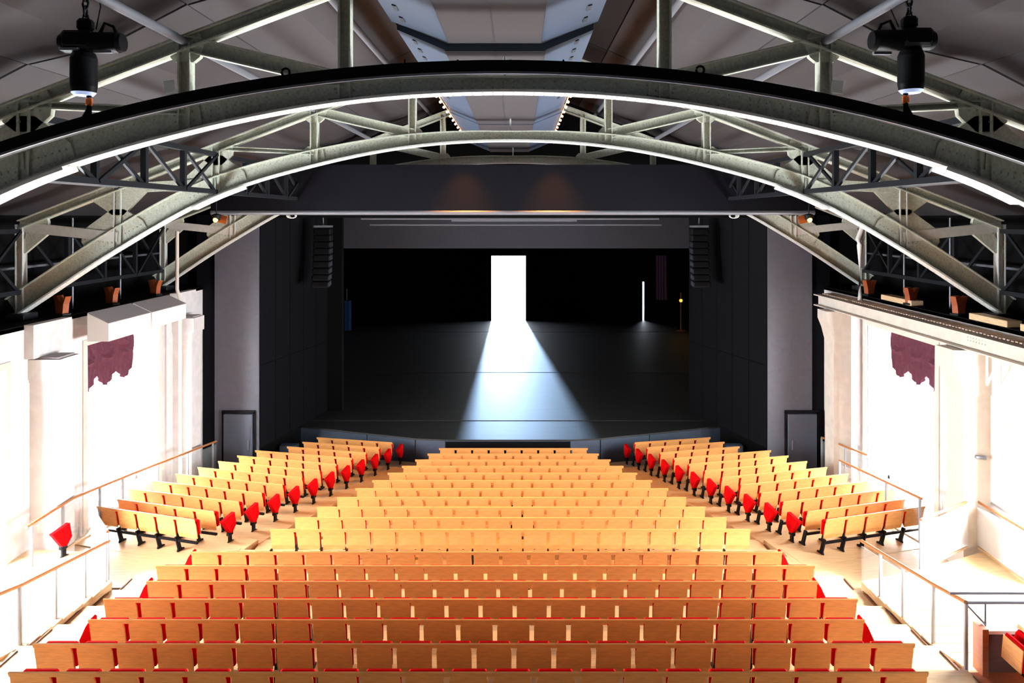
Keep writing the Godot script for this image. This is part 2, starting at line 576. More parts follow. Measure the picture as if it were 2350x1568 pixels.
# ---------------------------------------------------------------- stage
func stage_house():
	# platform with an apron that bulges towards the seats
	var out := PackedVector2Array([Vector2(-8.6, 24.9), Vector2(-8.6, 27.4), Vector2(-7.3, 27.0), Vector2(-3.6, 25.75), Vector2(-2.55, 25.6), Vector2(1.75, 25.6), Vector2(2.8, 25.75), Vector2(6.6, 27.0), Vector2(8.2, 27.4), Vector2(8.2, 34.0), Vector2(-8.6, 34.0)])
	out.remove_at(0)
	var st := MB.new()
	st.prism(out, Vector3(0, -0.6, 0), Vector3.RIGHT, Vector3(0, 0, -1), Vector3(0, 1.3, 0))
	var stage := struct("floor_stage", st, M.fascia)
	# boards laid across the stage in lifts; joints between them
	var ds := [25.52, 27.9, 30.6, 33.3, 36.6, 40.2, 44.6, 49.6, 55.0]
	for i in 8:
		var b := MB.new()
		var x0 := -8.5 if i < 2 else -13.0
		var x1 := 8.1 if i < 2 else 13.0
		var lift := 0.006 * ((i * 5) % 3)
		if i == 0:
			b.prism(PackedVector2Array([Vector2(-8.5, 27.36), Vector2(-7.28, 26.93), Vector2(-3.6, 25.68), Vector2(-2.55, 25.53), Vector2(1.75, 25.53), Vector2(2.8, 25.68), Vector2(6.58, 26.93), Vector2(8.1, 27.36), Vector2(8.1, 27.88), Vector2(-8.5, 27.88)]), Vector3(0, 0.7, 0), Vector3.RIGHT, Vector3(0, 0, -1), Vector3(0, 0.05, 0))
		else:
			b.span(V(x0, 0.66, ds[i] + 0.012), V(x1, 0.75 + lift, ds[i + 1] - 0.012))
		obj("stage_panel", b, M.stage_floor, stage)
	var un := MB.new()
	un.span(V(-13.0, -0.6, 30.4), V(13.0, 0.65, 58.0))
	obj("substructure", un, M.matt_black, stage)
	# the fascia of the apron in separate plates, the middle one darker and recessed
	var pts := [Vector2(-7.3, 27.0), Vector2(-5.4, 26.36), Vector2(-3.6, 25.75), Vector2(-2.55, 25.6), Vector2(1.75, 25.6), Vector2(2.8, 25.75), Vector2(4.6, 26.33), Vector2(6.6, 27.0)]
	for i in 7:
		var p := MB.new()
		var a: Vector2 = pts[i]
		var c: Vector2 = pts[i + 1]
		var dirn := (c - a).normalized() * 0.015
		var mid := i == 3
		var o := 0.0 if mid else 0.03
		var hi := 0.69 if not mid else 0.66
		p.prism(PackedVector2Array([Vector2(0, -0.35), Vector2((c - a).length() - 0.03, -0.35), Vector2((c - a).length() - 0.03, hi), Vector2(0, hi)]), V(a.x + dirn.x, 0, a.y + dirn.y), V(dirn.x, 0, dirn.y).normalized(), Vector3.UP, V((c - a).normalized().y, 0, -(c - a).normalized().x) * (0.02 + o))
		obj("fascia_plate", p, M.matt_black if mid else M.fascia, stage)
	# splayed black side walls of the proscenium opening
	for s in [-1, 1]:
		var side := "left" if s < 0 else "right"
		var f := Vector2(-8.6, 24.5) if s < 0 else Vector2(8.2, 24.5)
		var r := Vector2(-7.6, 29.3) if s < 0 else Vector2(6.72, 29.3)
		var w := MB.new()
		w.prism(PackedVector2Array([f, r, r + Vector2(s * 0.25, 0), f + Vector2(s * 0.25, 0)]), Vector3(0, -0.3, 0), Vector3.RIGHT, Vector3(0, 0, -1), Vector3(0, 9.2, 0))
		var wn := struct("wall_wing_" + side, w, M.matt_black)
		for k in 5:
			var q := MB.new()
			var p0 := f.lerp(r, (k + 0.02) / 5.0)
			var p1 := f.lerp(r, (k + 0.98) / 5.0)
			var inn := Vector2(-s * 0.02, 0)
			for band in [[0.78, 3.5], [3.53, 8.85]]:
				q.prism(PackedVector2Array([p0, p1, p1 + inn, p0 + inn]), Vector3(0, band[0], 0), Vector3.RIGHT, Vector3(0, 0, -1), Vector3(0, band[1] - band[0], 0))
			obj("panel", q, M.black_paint, wn)
		# grey return panel that faces the audience
		var g := MB.new()
		g.span(V(f.x, -0.3, 24.45), V(AX + s * 9.86, 8.6, 24.75))
		obj("return_panel", g, M.grey_panel, wn, "grey panel facing the seats")
		# pass door standing slightly open in front of it
		var dx: float = -9.25 if s < 0 else 9.3
		var fr := MB.new()
		fr.span(V(dx - 0.55, -0.15, 24.38), V(dx - 0.48, 2.0, 24.45))
		fr.span(V(dx + 0.48, -0.15, 24.38), V(dx + 0.55, 2.0, 24.45))
		fr.span(V(dx - 0.55, 1.95, 24.38), V(dx + 0.55, 2.05, 24.45))
		var dn := struct("door_%d" % (1 if s < 0 else 2), fr, M.black_paint)
		var lf := MB.new()
		lf.cbox(V(dx, 0.9, 24.36), Vector3(0.94, 2.08, 0.08), 0.012)
		obj("leaf", lf, M.door_leaf, dn)
		var hd := MB.new()
		hd.tube([V(dx - s * 0.36, 0.8, 24.26), V(dx - s * 0.36, 1.1, 24.26)], 0.015)
		obj("handle", hd, M.grey_steel, dn)
		# steps from the floor up to the stage beside the apron
		var sx: float = -7.98 if s < 0 else 7.42
		var sp := thing("stage_steps", "small dark steps up to the stage at the " + ("blue drape" if s < 0 else "hanging loudspeaker") + " side of the apron", "steps", Vector3.ZERO, 0, "stage steps")
		for k in 3:
			var t := MB.new()
			t.cbox(V(sx, 0.1 + 0.22 * k - 0.15, 25.1 + 0.29 * k), Vector3(0.6, 0.3, 0.3), 0.015)
			obj("step", t, M.fascia, sp)
	# black header across the opening with a pale pipe along its hem
	var h := MB.new()
	h.span(V(-9.3, 8.62, 22.3), V(8.9, 10.0, 22.55))
	var hd := thing("stage_header", "wide black header board hung across the top of the stage opening", "header")
	obj("board", h, M.header_black, hd)
	var pp := MB.new()
	pp.tube([V(-9.3, 8.56, 22.35), V(8.9, 8.56, 22.35)], 0.075, 12)
	obj("hem_pipe", pp, M.grey_steel, hd, "grey steel pipe")
	# teaser border behind the wings, and battens in front of it
	var t := MB.new()
	t.span(V(-8.2, 7.12, 31.0), V(7.4, 9.6, 31.15))
	tag(obj("teaser_border", t, M.teaser), "plain dark grey border curtain hung behind the battens over the stage", "border")
	for k in 3:
		var bt := thing("lighting_batten", ["long thin batten pipe nearest the header", "short thick batten pipe between two long pipes", "long thin batten pipe nearest the dark grey border"][k] + " over the stage", "batten", Vector3.ZERO, 0, "battens over the stage")
		var y: float = [8.36, 8.3, 8.12][k]
		var d: float = [27.6, 28.4, 29.2][k]
		var x0: float = [-5.9, -2.6, -5.9][k]
		var x1: float = [5.2, 2.2, 5.6][k]
		var q := MB.new()
		q.tube([V(x0, y, d), V(x1, y, d)], 0.05 if k == 1 else 0.035)
		obj("pipe", q, M.grey_steel, bt)
		for j in 4:
			var c := MB.new()
			var xx := lerpf(x0, x1, (j + 0.5) / 4.0)
			c.tube([V(xx, y, d), V(xx, 12.8, d)], 0.008, 5)
			obj("cable", c, M.black_steel, bt)
	# line arrays of loudspeakers hung at both sides
	for s in [-1, 1]:
		var x: float = -7.15 if s < 0 else 6.55
		var la := thing("line_array_speaker", "tall hanging line array of dark loudspeaker cabinets at the " + ("blue drape" if s < 0 else "purple drape") + " side of the stage", "loudspeaker", Vector3.ZERO, 0, "line arrays")
		for k in 9:
			var c := MB.new()
			c.cbox(V(x, 7.9 - k * 0.235, 27.0 - 0.02 * k * k * 0.2), Vector3(0.62, 0.22, 0.45), 0.03, Basis(Vector3.RIGHT, 0.02 * k))
			obj("cabinet", c, M.black_paint, la)
			var gr := MB.new()
			gr.box(V(x, 7.9 - k * 0.235, 26.765 - 0.02 * k * k * 0.2), Vector3(0.52, 0.16, 0.02), Basis(Vector3.RIGHT, 0.02 * k))
			obj("grille", gr, M.matt_black, la)
		var ch := MB.new()
		ch.span(V(x - 0.3, 8.05, 26.8), V(x + 0.3, 8.12, 27.2))
		ch.tube([V(x, 8.1, 27.0), V(x, 12.8, 27.0)], 0.02, 6)
		obj("rigging", ch, M.grey_steel, la)
	# the black stage house: sides, top and the back wall with the open scene dock
	for s in [-1, 1]:
		var w := MB.new()
		w.span(V(s * 13.0, -0.6, 29.0), V(s * 13.4, 13.0, 55.6))
		w.span(V(s * 7.0, 0.0, 29.25), V(s * 13.2, 13.0, 29.5))
		struct("wall_stage_" + ("left" if s < 0 else "right"), w, M.matt_black)
	var top := MB.new()
	top.span(V(-13.4, 12.8, 24.9), V(13.4, 13.2, 55.6))
	struct("ceiling_stage", top, M.matt_black)
	var bw := MB.new()
	var dl := -2.11
	var dr := 0.49
	bw.span(V(-13.4, -0.6, 55.0), V(dl, 13.0, 55.3))
	bw.span(V(dr, -0.6, 55.0), V(9.14, 13.0, 55.3))
	bw.span(V(dl, 5.62, 55.0), V(dr, 13.0, 55.3))
	bw.span(V(9.14, 3.65, 55.0), V(9.3, 13.0, 55.3))
	bw.span(V(9.3, -0.6, 55.0), V(13.4, 13.0, 55.3))
	bw.span(V(-13.4, -0.6, 55.0), V(13.4, 0.74, 55.3))
	struct("wall_stage_back", bw, M.matt_black)
	var df := MB.new()
	df.span(V(dl - 0.06, 0.75, 54.94), V(dl + 0.02, 5.66, 55.34))
	df.span(V(dr - 0.02, 0.75, 54.94), V(dr + 0.06, 5.66, 55.34))
	df.span(V(dl - 0.06, 5.58, 54.94), V(dr + 0.06, 5.68, 55.34))
	var dk := struct("door_3", df, M.black_steel)
	var lf := MB.new()
	lf.span(V(dl - 1.35, 0.78, 55.34), V(dl - 0.05, 5.6, 55.42))
	lf.span(V(dr + 0.05, 0.78, 55.34), V(dr + 1.35, 5.6, 55.42))
	obj("leaf", lf, M.black_paint, dk)
	# things left in the wings
	var bd := MB.new()
	var prof := []
	for k in 24:
		var a := TAU * k / 24
		prof.append(Vector2(cos(a), sin(a)) * (0.26 + 0.04 * sin(a * 6)))
	bd.prism(PackedVector2Array(prof), V(-11.65, 0.8, 50.0), Vector3.RIGHT, Vector3(0, 0, -1), Vector3(0, 2.0, 0))
	var bt := thing("rolled_drape", "blue rolled drape standing upright in the dark wing", "drape")
	obj("roll", bd, M.blue_cloth, bt)
	var tp := MB.new()
	tp.tube([V(-11.65, 0.76, 50.0), V(-11.65, 3.6, 50.0)], 0.03)
	obj("pole", tp, M.grey_steel, bt)
	var pl := thing("timber_flat", "narrow pale timber flat leaning beside the blue drape", "flat")
	var q := MB.new()
	q.beam(V(-12.0, 0.77, 49.6), V(-12.15, 2.9, 49.8), 0.14, 0.05)
	q.beam(V(-12.3, 0.77, 49.6), V(-12.42, 2.9, 49.8), 0.1, 0.05)
	obj("stile", q, M.pale_board, pl)
	var cr := MB.new()
	cr.beam(V(-12.1, 2.5, 49.77), V(-12.4, 2.5, 49.77), 0.05, 0.1)
	obj("crosspiece", cr, M.copper, pl)
	var pc := MB.new()
	for k in 14:
		var a := V(9.2 + 0.055 * k, 2.85, 50.0 + 0.07 * sin(k * 1.9))
		var b := V(9.255 + 0.055 * k, 2.85, 50.0 + 0.07 * sin((k + 1) * 1.9))
		pc.quad(a, b, b + Vector3.UP * 3, a + Vector3.UP * 3)
		pc.quad(b + Vector3(0, 0, -0.02), a + Vector3(0, 0, -0.02), a + Vector3(0, 3, -0.02), b + Vector3(0, 3, -0.02))
	tag(obj("side_drape", pc, M.purple_cloth), "dim purple drape hanging by the bright slit at the stage side", "drape")
	var lp := thing("prop_stand", "slim stand holding a yellow lit lantern in the wing", "stand", V(10.9, 0.76, 50.0))
	var po := MB.new()
	po.tube([Vector3(0, 0, 0), Vector3(0, 2.6, 0)], 0.04)
	po.lathe([Vector2(0.3, 0), Vector2(0.28, 0.05), Vector2(0.0, 0.06)], Vector3.ZERO)
	obj("pole", po, M.copper, lp)
	var ln := MB.new()
	ln.ball(Vector3(0, 2.05, 0), 0.12)
	obj("lantern", ln, glow("lantern", Color(1.0, 0.75, 0.3), 1.6), lp)
	var ol := OmniLight3D.new()
	ol.name = "lantern_light"
	ol.light_color = Color(1.0, 0.75, 0.3)
	ol.light_energy = 0.25
	ol.light_size = 0.1
	ol.omni_range = 40
	ol.shadow_enabled = true
	lp.add_child(ol)
	ol.position = Vector3(0, 2.05, 0)
	# outside: yard behind the dock, its floodlight, ground all round
	var yd := MB.new()
	yd.span(V(-30, 0.4, 55.3), V(30, 0.74, 160))
	struct("ground_yard", yd, M.concrete)
	var gd := MB.new()
	gd.span(V(-80, -0.4, -30), V(-11.6, -0.2, 54))
	gd.span(V(11.2, -0.4, -30), V(80, -0.2, 54))
	struct("ground_outside", gd, M.concrete)
	var fl := thing("yard_floodlight", "floodlight on a tall mast in the yard beyond the open dock door", "floodlight", V(-2.45, 0.74, 97.0))
	var ms := MB.new()
	ms.tube([Vector3(0, 0, -0.5), Vector3(0, 11.5, -0.5)], 0.1)
	obj("mast", ms, M.grey_steel, fl)
	var hb := MB.new()
	hb.cbox(Vector3(0, 11.15, -0.25), Vector3(1.0, 0.8, 0.4), 0.03)
	obj("head", hb, M.black_steel, fl)
	var fc := MB.new()
	fc.box(Vector3(0, 11.15, -0.03), Vector3(0.85, 0.65, 0.02))
	obj("lens", fc, M.yard_lamp, fl)
	var sl := SpotLight3D.new()
	sl.name = "yard_beam"
	sl.light_color = Color(0.70, 0.84, 1.0)
	sl.light_energy = 3600.0
	sl.light_size = 0.6
	sl.spot_range = 200
	sl.spot_angle = 14
	sl.spot_attenuation = 2.0
	sl.shadow_enabled = true
	fl.add_child(sl)
	sl.position = Vector3(0, 11.15, 0.1)
	sl.look_at_from_position(sl.position + fl.position, Vector3(-0.6, 0.75, -40))


# ---------------------------------------------------------------- floors
func near_row(i: int) -> Array:   # distance, floor height
	return [9.37 + 0.86 * i, 1.85 - 0.136 * i]


func far_row(i: int) -> Array:    # 0 is the row on the cross aisle
	return [16.18 + 0.852 * i, 0.78 - 0.089 * i]


func side_row(i: int) -> Dictionary:   # 0 is the row nearest the camera; left side, mirrored for the right
	var t := deg_to_rad(lerpf(16.5, 12.0, i / 11.0))
	if i == 0:
		return {"x": -7.3, "d": 16.68, "y": 0.79, "t": t, "n": 5}
	return {"x": -7.07 + (i - 1) * 0.276, "d": 17.17 + (i - 1) * 0.785, "y": 0.78 - (i - 1) * 0.079, "t": t, "n": [5, 5, 6, 6, 6, 6, 6, 6, 6, 5, 5, 5][i]}


func floors():
	var base := MB.new()
	base.span(V(-11.5, -1.4, -4), V(11.2, -0.9, 30))
	base.span(V(-10.6, -0.9, 23.8), V(10.2, -0.16, 30))
	var fl := struct("floor", base, M.oak_floor)
	# stepped decks of the stalls
	for i in range(-6, 7):
		var r := near_row(i)
		var b := MB.new()
		b.span(V(-7.9, -0.9, r[0] - 0.14), V(6.62, r[1], r[0] + 0.72))
		obj("deck", b, M.oak_floor, fl)
		if i >= -2:
			for s in [0, 1]:
				var x0: float = [-7.9, 5.55][s]
				var x1: float = [-6.75, 6.62][s]
				var n := MB.new()
				n.span(V(x0, r[1] - 0.0, r[0] - 0.145), V(x1, r[1] + 0.006, r[0] - 0.12))
				obj("nosing", n, M.black_steel, fl)
				var kx: float = [-7.9, 6.62][s]
				var k := MB.new()
				k.span(V(kx - 0.012, r[1], r[0] + 0.02), V(kx + 0.012, r[1] + 0.02, r[0] + 0.56))
				obj("kerb", k, M.oak_nosing, fl)
	var c := MB.new()
	c.span(V(-10.4, -0.9, 15.25), V(10.0, 0.78, 17.0))
	obj("cross_aisle", c, M.oak_floor, fl)
	var c2 := MB.new()
	c2.span(V(-7.9, -0.9, 15.0), V(6.62, 0.91, 15.7))
	obj("deck", c2, M.oak_floor, fl)
	for i in range(0, 11):
		var r := far_row(i)
		var half := (19 - i) * 0.275 + 1.0
		var b := MB.new()
		b.span(V(AX - half, -0.9, r[0] + (-0.14 if i else 0.3)), V(AX + half, r[1], r[0] + 0.72))
		obj("deck", b, M.oak_floor, fl)
	for s in [-1, 1]:
		for i in 12:
			var q := side_row(i)
			var t: float = q.t
			var along := Vector3(-cos(t), 0, -sin(t))
			var fwd := Vector3(sin(t), 0, -cos(t))
			var o := V(q.x, 0, q.d)
			var deck := PackedVector2Array()
			for k in [[-0.75, -0.3], [3.7, -0.3], [3.7, 0.6], [-0.75, 0.6]]:
				var p: Vector3 = o + along * k[0] + fwd * k[1]
				if s > 0:
					p.x = 2 * AX - p.x
				deck.append(Vector2(p.x, -p.z))
			var b := MB.new()
			b.prism(deck, Vector3(0, -0.9, 0), Vector3.RIGHT, Vector3(0, 0, -1), Vector3(0, 0.9 + q.y - 0.004, 0))
			obj("deck", b, M.oak_floor, fl)
		# gangway along the windows
		for i in 10:
			var b := MB.new()
			var xa: float = AX + s * 10.32
			b.span(V(xa, -0.9, 16.9 + i * 0.8), V(xa - s * 1.2, 0.76 - 0.078 * i, 17.7 + i * 0.8))
			obj("deck", b, M.oak_floor, fl)
		# planked side galleries beyond the glass balustrades, rising gently towards the camera
		var xi: float = -7.95 if s < 0 else 6.67
		var xw: float = AX + s * 10.32
		var fr := MB.new()
		fr.prism(PackedVector2Array([Vector2(xi, 14.45), Vector2(xi, 14.1), Vector2(xw, 14.1), Vector2(xw, 15.86), Vector2(xi + s * 1.1, 15.7) if s < 0 else Vector2(xi + s * 1.4, 14.9)]), Vector3(0, -0.9, 0), Vector3.RIGHT, Vector3(0, 0, -1), Vector3(0, 2.21, 0))
		obj("gallery_front", fr, M.oak_floor, fl)
		for i in 10:
			var b := MB.new()
			b.span(V(xi, -0.9, 14.1 - i * 0.3), V(xw, 1.325 + 0.026 * i, 13.8 - i * 0.3))
			obj("gallery_board", b, M.oak_floor, fl)
			var n := MB.new()
			n.span(V(xi, 1.322 + 0.026 * i, 14.085 - i * 0.3), V(xw, 1.329 + 0.026 * i, 14.105 - i * 0.3))
			obj("nosing", n, M.rail_wood, fl)
		var ld := MB.new()
		ld.span(V(xi - s * 0.6, -0.9, 11.1), V(xw, 1.585, 7.4))
		obj("landing", ld, M.red_oak, fl)


# ---------------------------------------------------------------- roof
func roof():
	var ce := MB.new()
	ce.span(V(AX - 12.3, 13.2, -4.2), V(AX + 12.3, 13.5, 25.1))
	var c := struct("ceiling", ce, M.roof_dark)
	var stops := [-4.0, 3.6, 10.13, 16.5, 23.1, 24.9]
	for j in 5:
		for s in [-1, 1]:
			for k in range(0, 6):
				var u0: float = [0.0, 1.6, 2.18, 4.36, 6.54, 8.72, 12.2][k]
				var u1: float = [0.0, 1.6, 2.18, 4.36, 6.54, 8.72, 12.2][k + 1]
				var y0 := 12.95 - 0.375 * u0 + (0.0 if k > 0 else 0.2)
				var y1 := 12.95 - 0.375 * u1 + (0.0 if k > 0 else 0.2)
				# each lining board is folded down at its lower edge
				var sag: float = [0.0, 0.0, 0.1, 0.16, 0.16, 0.1][k]
				var d0: float = stops[j] + 0.03
				var d1: float = stops[j + 1] - 0.03
				var um := (u0 + u1) * 0.5
				var p := MB.new()
				p.prism(PackedVector2Array([Vector2(AX + s * u0, y0), Vector2(AX + s * um, (y0 + y1) * 0.5 - sag), Vector2(AX + s * (u1 - 0.03), y1), Vector2(AX + s * (u1 - 0.03), y1 + 0.12), Vector2(AX + s * um, (y0 + y1) * 0.5 + 0.12 - sag), Vector2(AX + s * u0, y0 + 0.12)]), V(0, 0, d0), Vector3.RIGHT, Vector3.UP, Vector3(0, 0, -(d1 - d0)))
				obj("roof_board", p, M.roof_board if k != 1 else M.roof_dark, c)


# ---------------------------------------------------------------- trusses
func chord_y(u: float) -> float:
	var t := absf(u) / PITCH
	var i := mini(int(t), 4)
	var f := t - i
	var p0: float = CHORD[absi(i - 1)]
	var p1: float = CHORD[i]
	var p2: float = CHORD[i + 1]
	var p3: float = CHORD[i + 2] if i + 2 < 6 else 2 * CHORD[5] - CHORD[4]
	return 0.5 * (2 * p1 + (p2 - p0) * f + (2 * p0 - 5 * p1 + 4 * p2 - p3) * f * f + (3 * p1 - p0 - 3 * p2 + p3) * f * f * f)


# strip that follows a curve in the plane of a truss: from o0 to o1 off the curve, as deep as "deep"
func strip(m: MB, yf: Callable, u0: float, u1: float, d: float, deep: float, o0: float, o1: float, step := 0.36, g0 := 0.0, g1 := 0.0):
	var n := maxi(2, int(ceil((u1 - u0) / step)))
	var prev := []
	for i in n + 1:
		var u := lerpf(u0, u1, float(i) / n)
		var y: float = yf.call(u)
		var nn := Vector2(-(yf.call(u + 0.02) - yf.call(u - 0.02)) / 0.04, 1).normalized()
		var t := clampf(absf(u) / 7.5, 0.0, 1.0)
		var a := Vector2(AX + u, y) + nn * (o0 + g0 * t)
		var b := Vector2(AX + u, y) + nn * (o1 + g1 * t)
		var ring := [V(a.x, a.y, d - deep / 2), V(b.x, b.y, d - deep / 2), V(b.x, b.y, d + deep / 2), V(a.x, a.y, d + deep / 2)]
		if i:
			for k in 4:
				m.quad(prev[k], ring[k], ring[(k + 1) % 4], prev[(k + 1) % 4])
			if i == n:
				m.quad(ring[0], ring[3], ring[2], ring[1])
		else:
			m.quad(ring[0], ring[1], ring[2], ring[3])
		prev = ring


func gusset(node: Vector2, arms: Array, d: float, parent: Node):
	var p := PackedVector2Array()
	for a in arms:
		var dir: Vector2 = (a[0] as Vector2).normalized()
		var n := Vector2(-dir.y, dir.x)
		p.append(dir * a[1] + n * a[2])
		p.append(dir * a[1] - n * a[2])
	var hull := Geometry2D.convex_hull(p)
	hull.remove_at(hull.size() - 1)
	var q := PackedVector2Array()
	for k in hull:
		q.append(node + k)
	var m := MB.new()
	m.prism(q, V(AX, 0, d + 0.045), Vector3.RIGHT, Vector3.UP, Vector3(0, 0, 0.09))
	obj("gusset_plate", m, M.steel_paint, parent)
	# rivet heads in rows on the face
	var r := MB.new()
	for a in arms:
		var dir: Vector2 = (a[0] as Vector2).normalized()
		var n := Vector2(-dir.y, dir.x)
		var l := 0.12
		while l < a[1] - 0.04:
			for side in [-1, 1]:
				dome(r, V(AX + node.x + dir.x * l + n.x * side * a[2] * 0.5, node.y + dir.y * l + n.y * side * a[2] * 0.5, d - 0.045), Vector3(0, 0, 1), 0.017)
			l += 0.1
	var o := obj("rivets", r, M.rivet_paint, parent)
	o.set_meta("kind", "stuff")


func dome(m: MB, c: Vector3, n: Vector3, r: float):
	var x := n.cross(Vector3(0.3, 0.9, 0.2)).normalized()
	var y := n.cross(x)
	for k in 6:
		var a := TAU * k / 6
		var b := TAU * (k + 1) / 6
		m.tri(c + n * r * 0.6, c + (x * cos(a) + y * sin(a)) * r, c + (x * cos(b) + y * sin(b)) * r)


func trusses():
	var say := ["nearest riveted steel arch truss with a pale lower flange, above the front stalls", "middle riveted steel arch truss with pale feet above the cross aisle", "farthest riveted steel arch truss, partly hidden behind the black stage header"]
	for j in 3:
		var d: float = BAYS[j]
		var t := thing("roof_truss", say[j], "truss", Vector3.ZERO, 0, "steel arch trusses")
		var f := MB.new()
		strip(f, chord_y, -10.95, 10.95, d, 0.3, 0.0, 0.035)
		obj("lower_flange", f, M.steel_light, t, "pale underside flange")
		var w := MB.new()
		strip(w, chord_y, -10.95, 10.95, d, 0.05, 0.035, 0.2, 0.36, 0.0, 0.24)
		obj("web", w, M.steel_paint, t)
		var uf := MB.new()
		strip(uf, chord_y, -10.95, 10.95, d, 0.2, 0.2, 0.225, 0.36, 0.24, 0.24)
		obj("upper_flange", uf, M.steel_paint, t)
		var rv := MB.new()
		var u := -10.8
		while u < 10.8:
			for q in [-0.1, 0.1]:
				dome(rv, V(AX + u, chord_y(u) - 0.001, d + q), Vector3.DOWN, 0.02)
			for q in [0.08, 0.15 + 0.24 * clampf(absf(u) / 7.5, 0, 1)]:
				dome(rv, V(AX + u, chord_y(u) + q, d - 0.025), Vector3.BACK, 0.014)
			u += 0.14
		var ro := obj("rivets", rv, M.rivet_paint, t)
		ro.set_meta("kind", "stuff")
		for s in [-1, 1]:
			var c := MB.new()
			strip(c, chord_y, (5.95 if s > 0 else -7.05), (7.05 if s > 0 else -5.95), d, 0.36, -0.05, 0.0)
			obj("splice_plate", c, M.steel_light, t)
			# splice rivets on the web
			var sr := MB.new()
			for a in 9:
				for b in 3:
					var uu: float = s * (3.35 + a * 0.11)
					dome(sr, V(AX + uu, chord_y(uu) + 0.09 + 0.07 * b, d - 0.03), Vector3.BACK, 0.016)
			var so := obj("rivets", sr, M.rivet_paint, t)
			so.set_meta("kind", "stuff")
			for k in range(1, 6):
				var x: float = s * k * PITCH
				var p := MB.new()
				var lo: float = CHORD[k] + 0.05 if k < 5 else 6.12
				p.ibeam(V(AX + x, lo, d), V(AX + x, RAFTER[k], d), 0.17, 0.17, 0.022, Vector3.RIGHT)
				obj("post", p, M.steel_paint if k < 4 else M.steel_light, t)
				if k < 5:
					var xn: float = s * (k + 1) * PITCH
					var top := MB.new()
					top.ibeam(V(AX + x, RAFTER[k], d), V(AX + xn, RAFTER[k + 1], d), 0.2, 0.2, 0.025)
					obj("rafter", top, M.steel_paint, t)
					var dg := MB.new()
					if k < 3:
						dg.ibeam(V(AX + x, CHORD[k] + 0.3, d), V(AX + xn, RAFTER[k + 1], d), [0.0, 0.22, 0.1][k], 0.15, 0.02)
					else:
						dg.beam(V(AX + x, CHORD[k] + 0.3, d), V(AX + xn, RAFTER[k + 1] - 0.05, d), 0.12, 0.22)
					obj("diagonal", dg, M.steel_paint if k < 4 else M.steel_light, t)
				var up := Vector2(0, 1)
				var inw := Vector2(-s * PITCH, CHORD[k - 1] - CHORD[k])
				var outw := Vector2(s * PITCH, CHORD[mini(k + 1, 5)] - CHORD[k]) if k < 5 else -inw
				if k < 5:
					var dia := Vector2(s * PITCH, RAFTER[k + 1] - CHORD[k] - 0.3)
					var big := 0.22 if k < 3 else 0.7
					gusset(Vector2(x, CHORD[k] + 0.22), [[up, big, 0.14], [inw, big, 0.13], [outw, big, 0.13], [dia, big * 1.15, 0.13]], d, t)
				if k >= 2:
					var rin := Vector2(-s * PITCH, RAFTER[k - 1] - RAFTER[k])
					var din := Vector2(-s * PITCH, CHORD[k - 1] + 0.3 - RAFTER[k])
					var rout := Vector2(s * PITCH, RAFTER[mini(k + 1, 5)] - RAFTER[k] if k < 5 else -0.8)
					var big := 0.24 if k < 3 else 0.36 if k < 4 else 0.62
					if k < 5:
						gusset(Vector2(x, RAFTER[k] - 0.02), [[-up, big, 0.12], [rin, big, 0.11], [rout, big, 0.11], [din, big, 0.12]], d, t)
					else:
						gusset(Vector2(x, RAFTER[k] - 0.02), [[-up, big, 0.12], [rin, big, 0.13], [din, big, 0.14]], d, t)
			var sh := MB.new()
			sh.cbox(V(AX + s * 10.88, 6.2, d), Vector3(0.42, 0.16, 0.5), 0.02)
			obj("bearing_shoe", sh, M.black_steel, t)
			var ct := MB.new()
			ct.ibeam(V(AX + s * 1.45, 11.86, d), V(AX + s * PITCH, RAFTER[1], d), 0.2, 0.2, 0.025)
			obj("rafter", ct, M.steel_paint, t)
		var rod := MB.new()
		rod.tube([V(AX, chord_y(0) + 0.2, d), V(AX, 10.62, d)], 0.02, 6)
		obj("hanger_rod", rod, M.steel_light, t)
	# black lattice girders that run from truss to truss
	for s in [-1, 1]:
		for j in 2:
			for k in [3, 5]:
				var d0: float = BAYS[j] + 0.1
				var d1: float = BAYS[j + 1] - 0.1
				var x: float = AX + s * k * PITCH
				var lo: float = 8.98 if k == 3 else 6.75
				var hi: float = 9.8 if k == 3 else 8.1
				var where := ("by the chain hoist" if j == 0 else "above the stage header end") if k == 3 else ("over the wall top of the first bay" if j == 0 else "over the copper lamps on the wall top")
				var g := thing("lattice_girder", "black lattice girder %s, %s roof half" % [where, "left" if s < 0 else "right"], "girder", Vector3.ZERO, 0, "black lattice girders")
				for q in [lo, hi]:
					var c := MB.new()
					c.beam(V(x, q, d0), V(x, q, d1), 0.12, 0.1)
					obj("chord", c, M.black_steel, g)
				for i in 5:
					var dd := lerpf(d0, d1, i / 4.0)
					if i > 0 and i < 4:
						var p := MB.new()
						p.beam(V(x, lo, dd), V(x, hi, dd), 0.1, 0.1, Vector3.RIGHT)
						obj("post", p, M.black_steel, g)
					if i < 4:
						var e := lerpf(d0, d1, (i + 1) / 4.0)
						var a := MB.new()
						a.beam(V(x, hi, dd), V(x, lo, e), 0.05, 0.07)
						obj("diagonal", a, M.black_steel, g)
						if i % 2 == 1:
							var b := MB.new()
							b.beam(V(x + 0.06, lo, dd), V(x + 0.06, hi, e), 0.05, 0.06)
							obj("diagonal", b, M.black_steel, g)
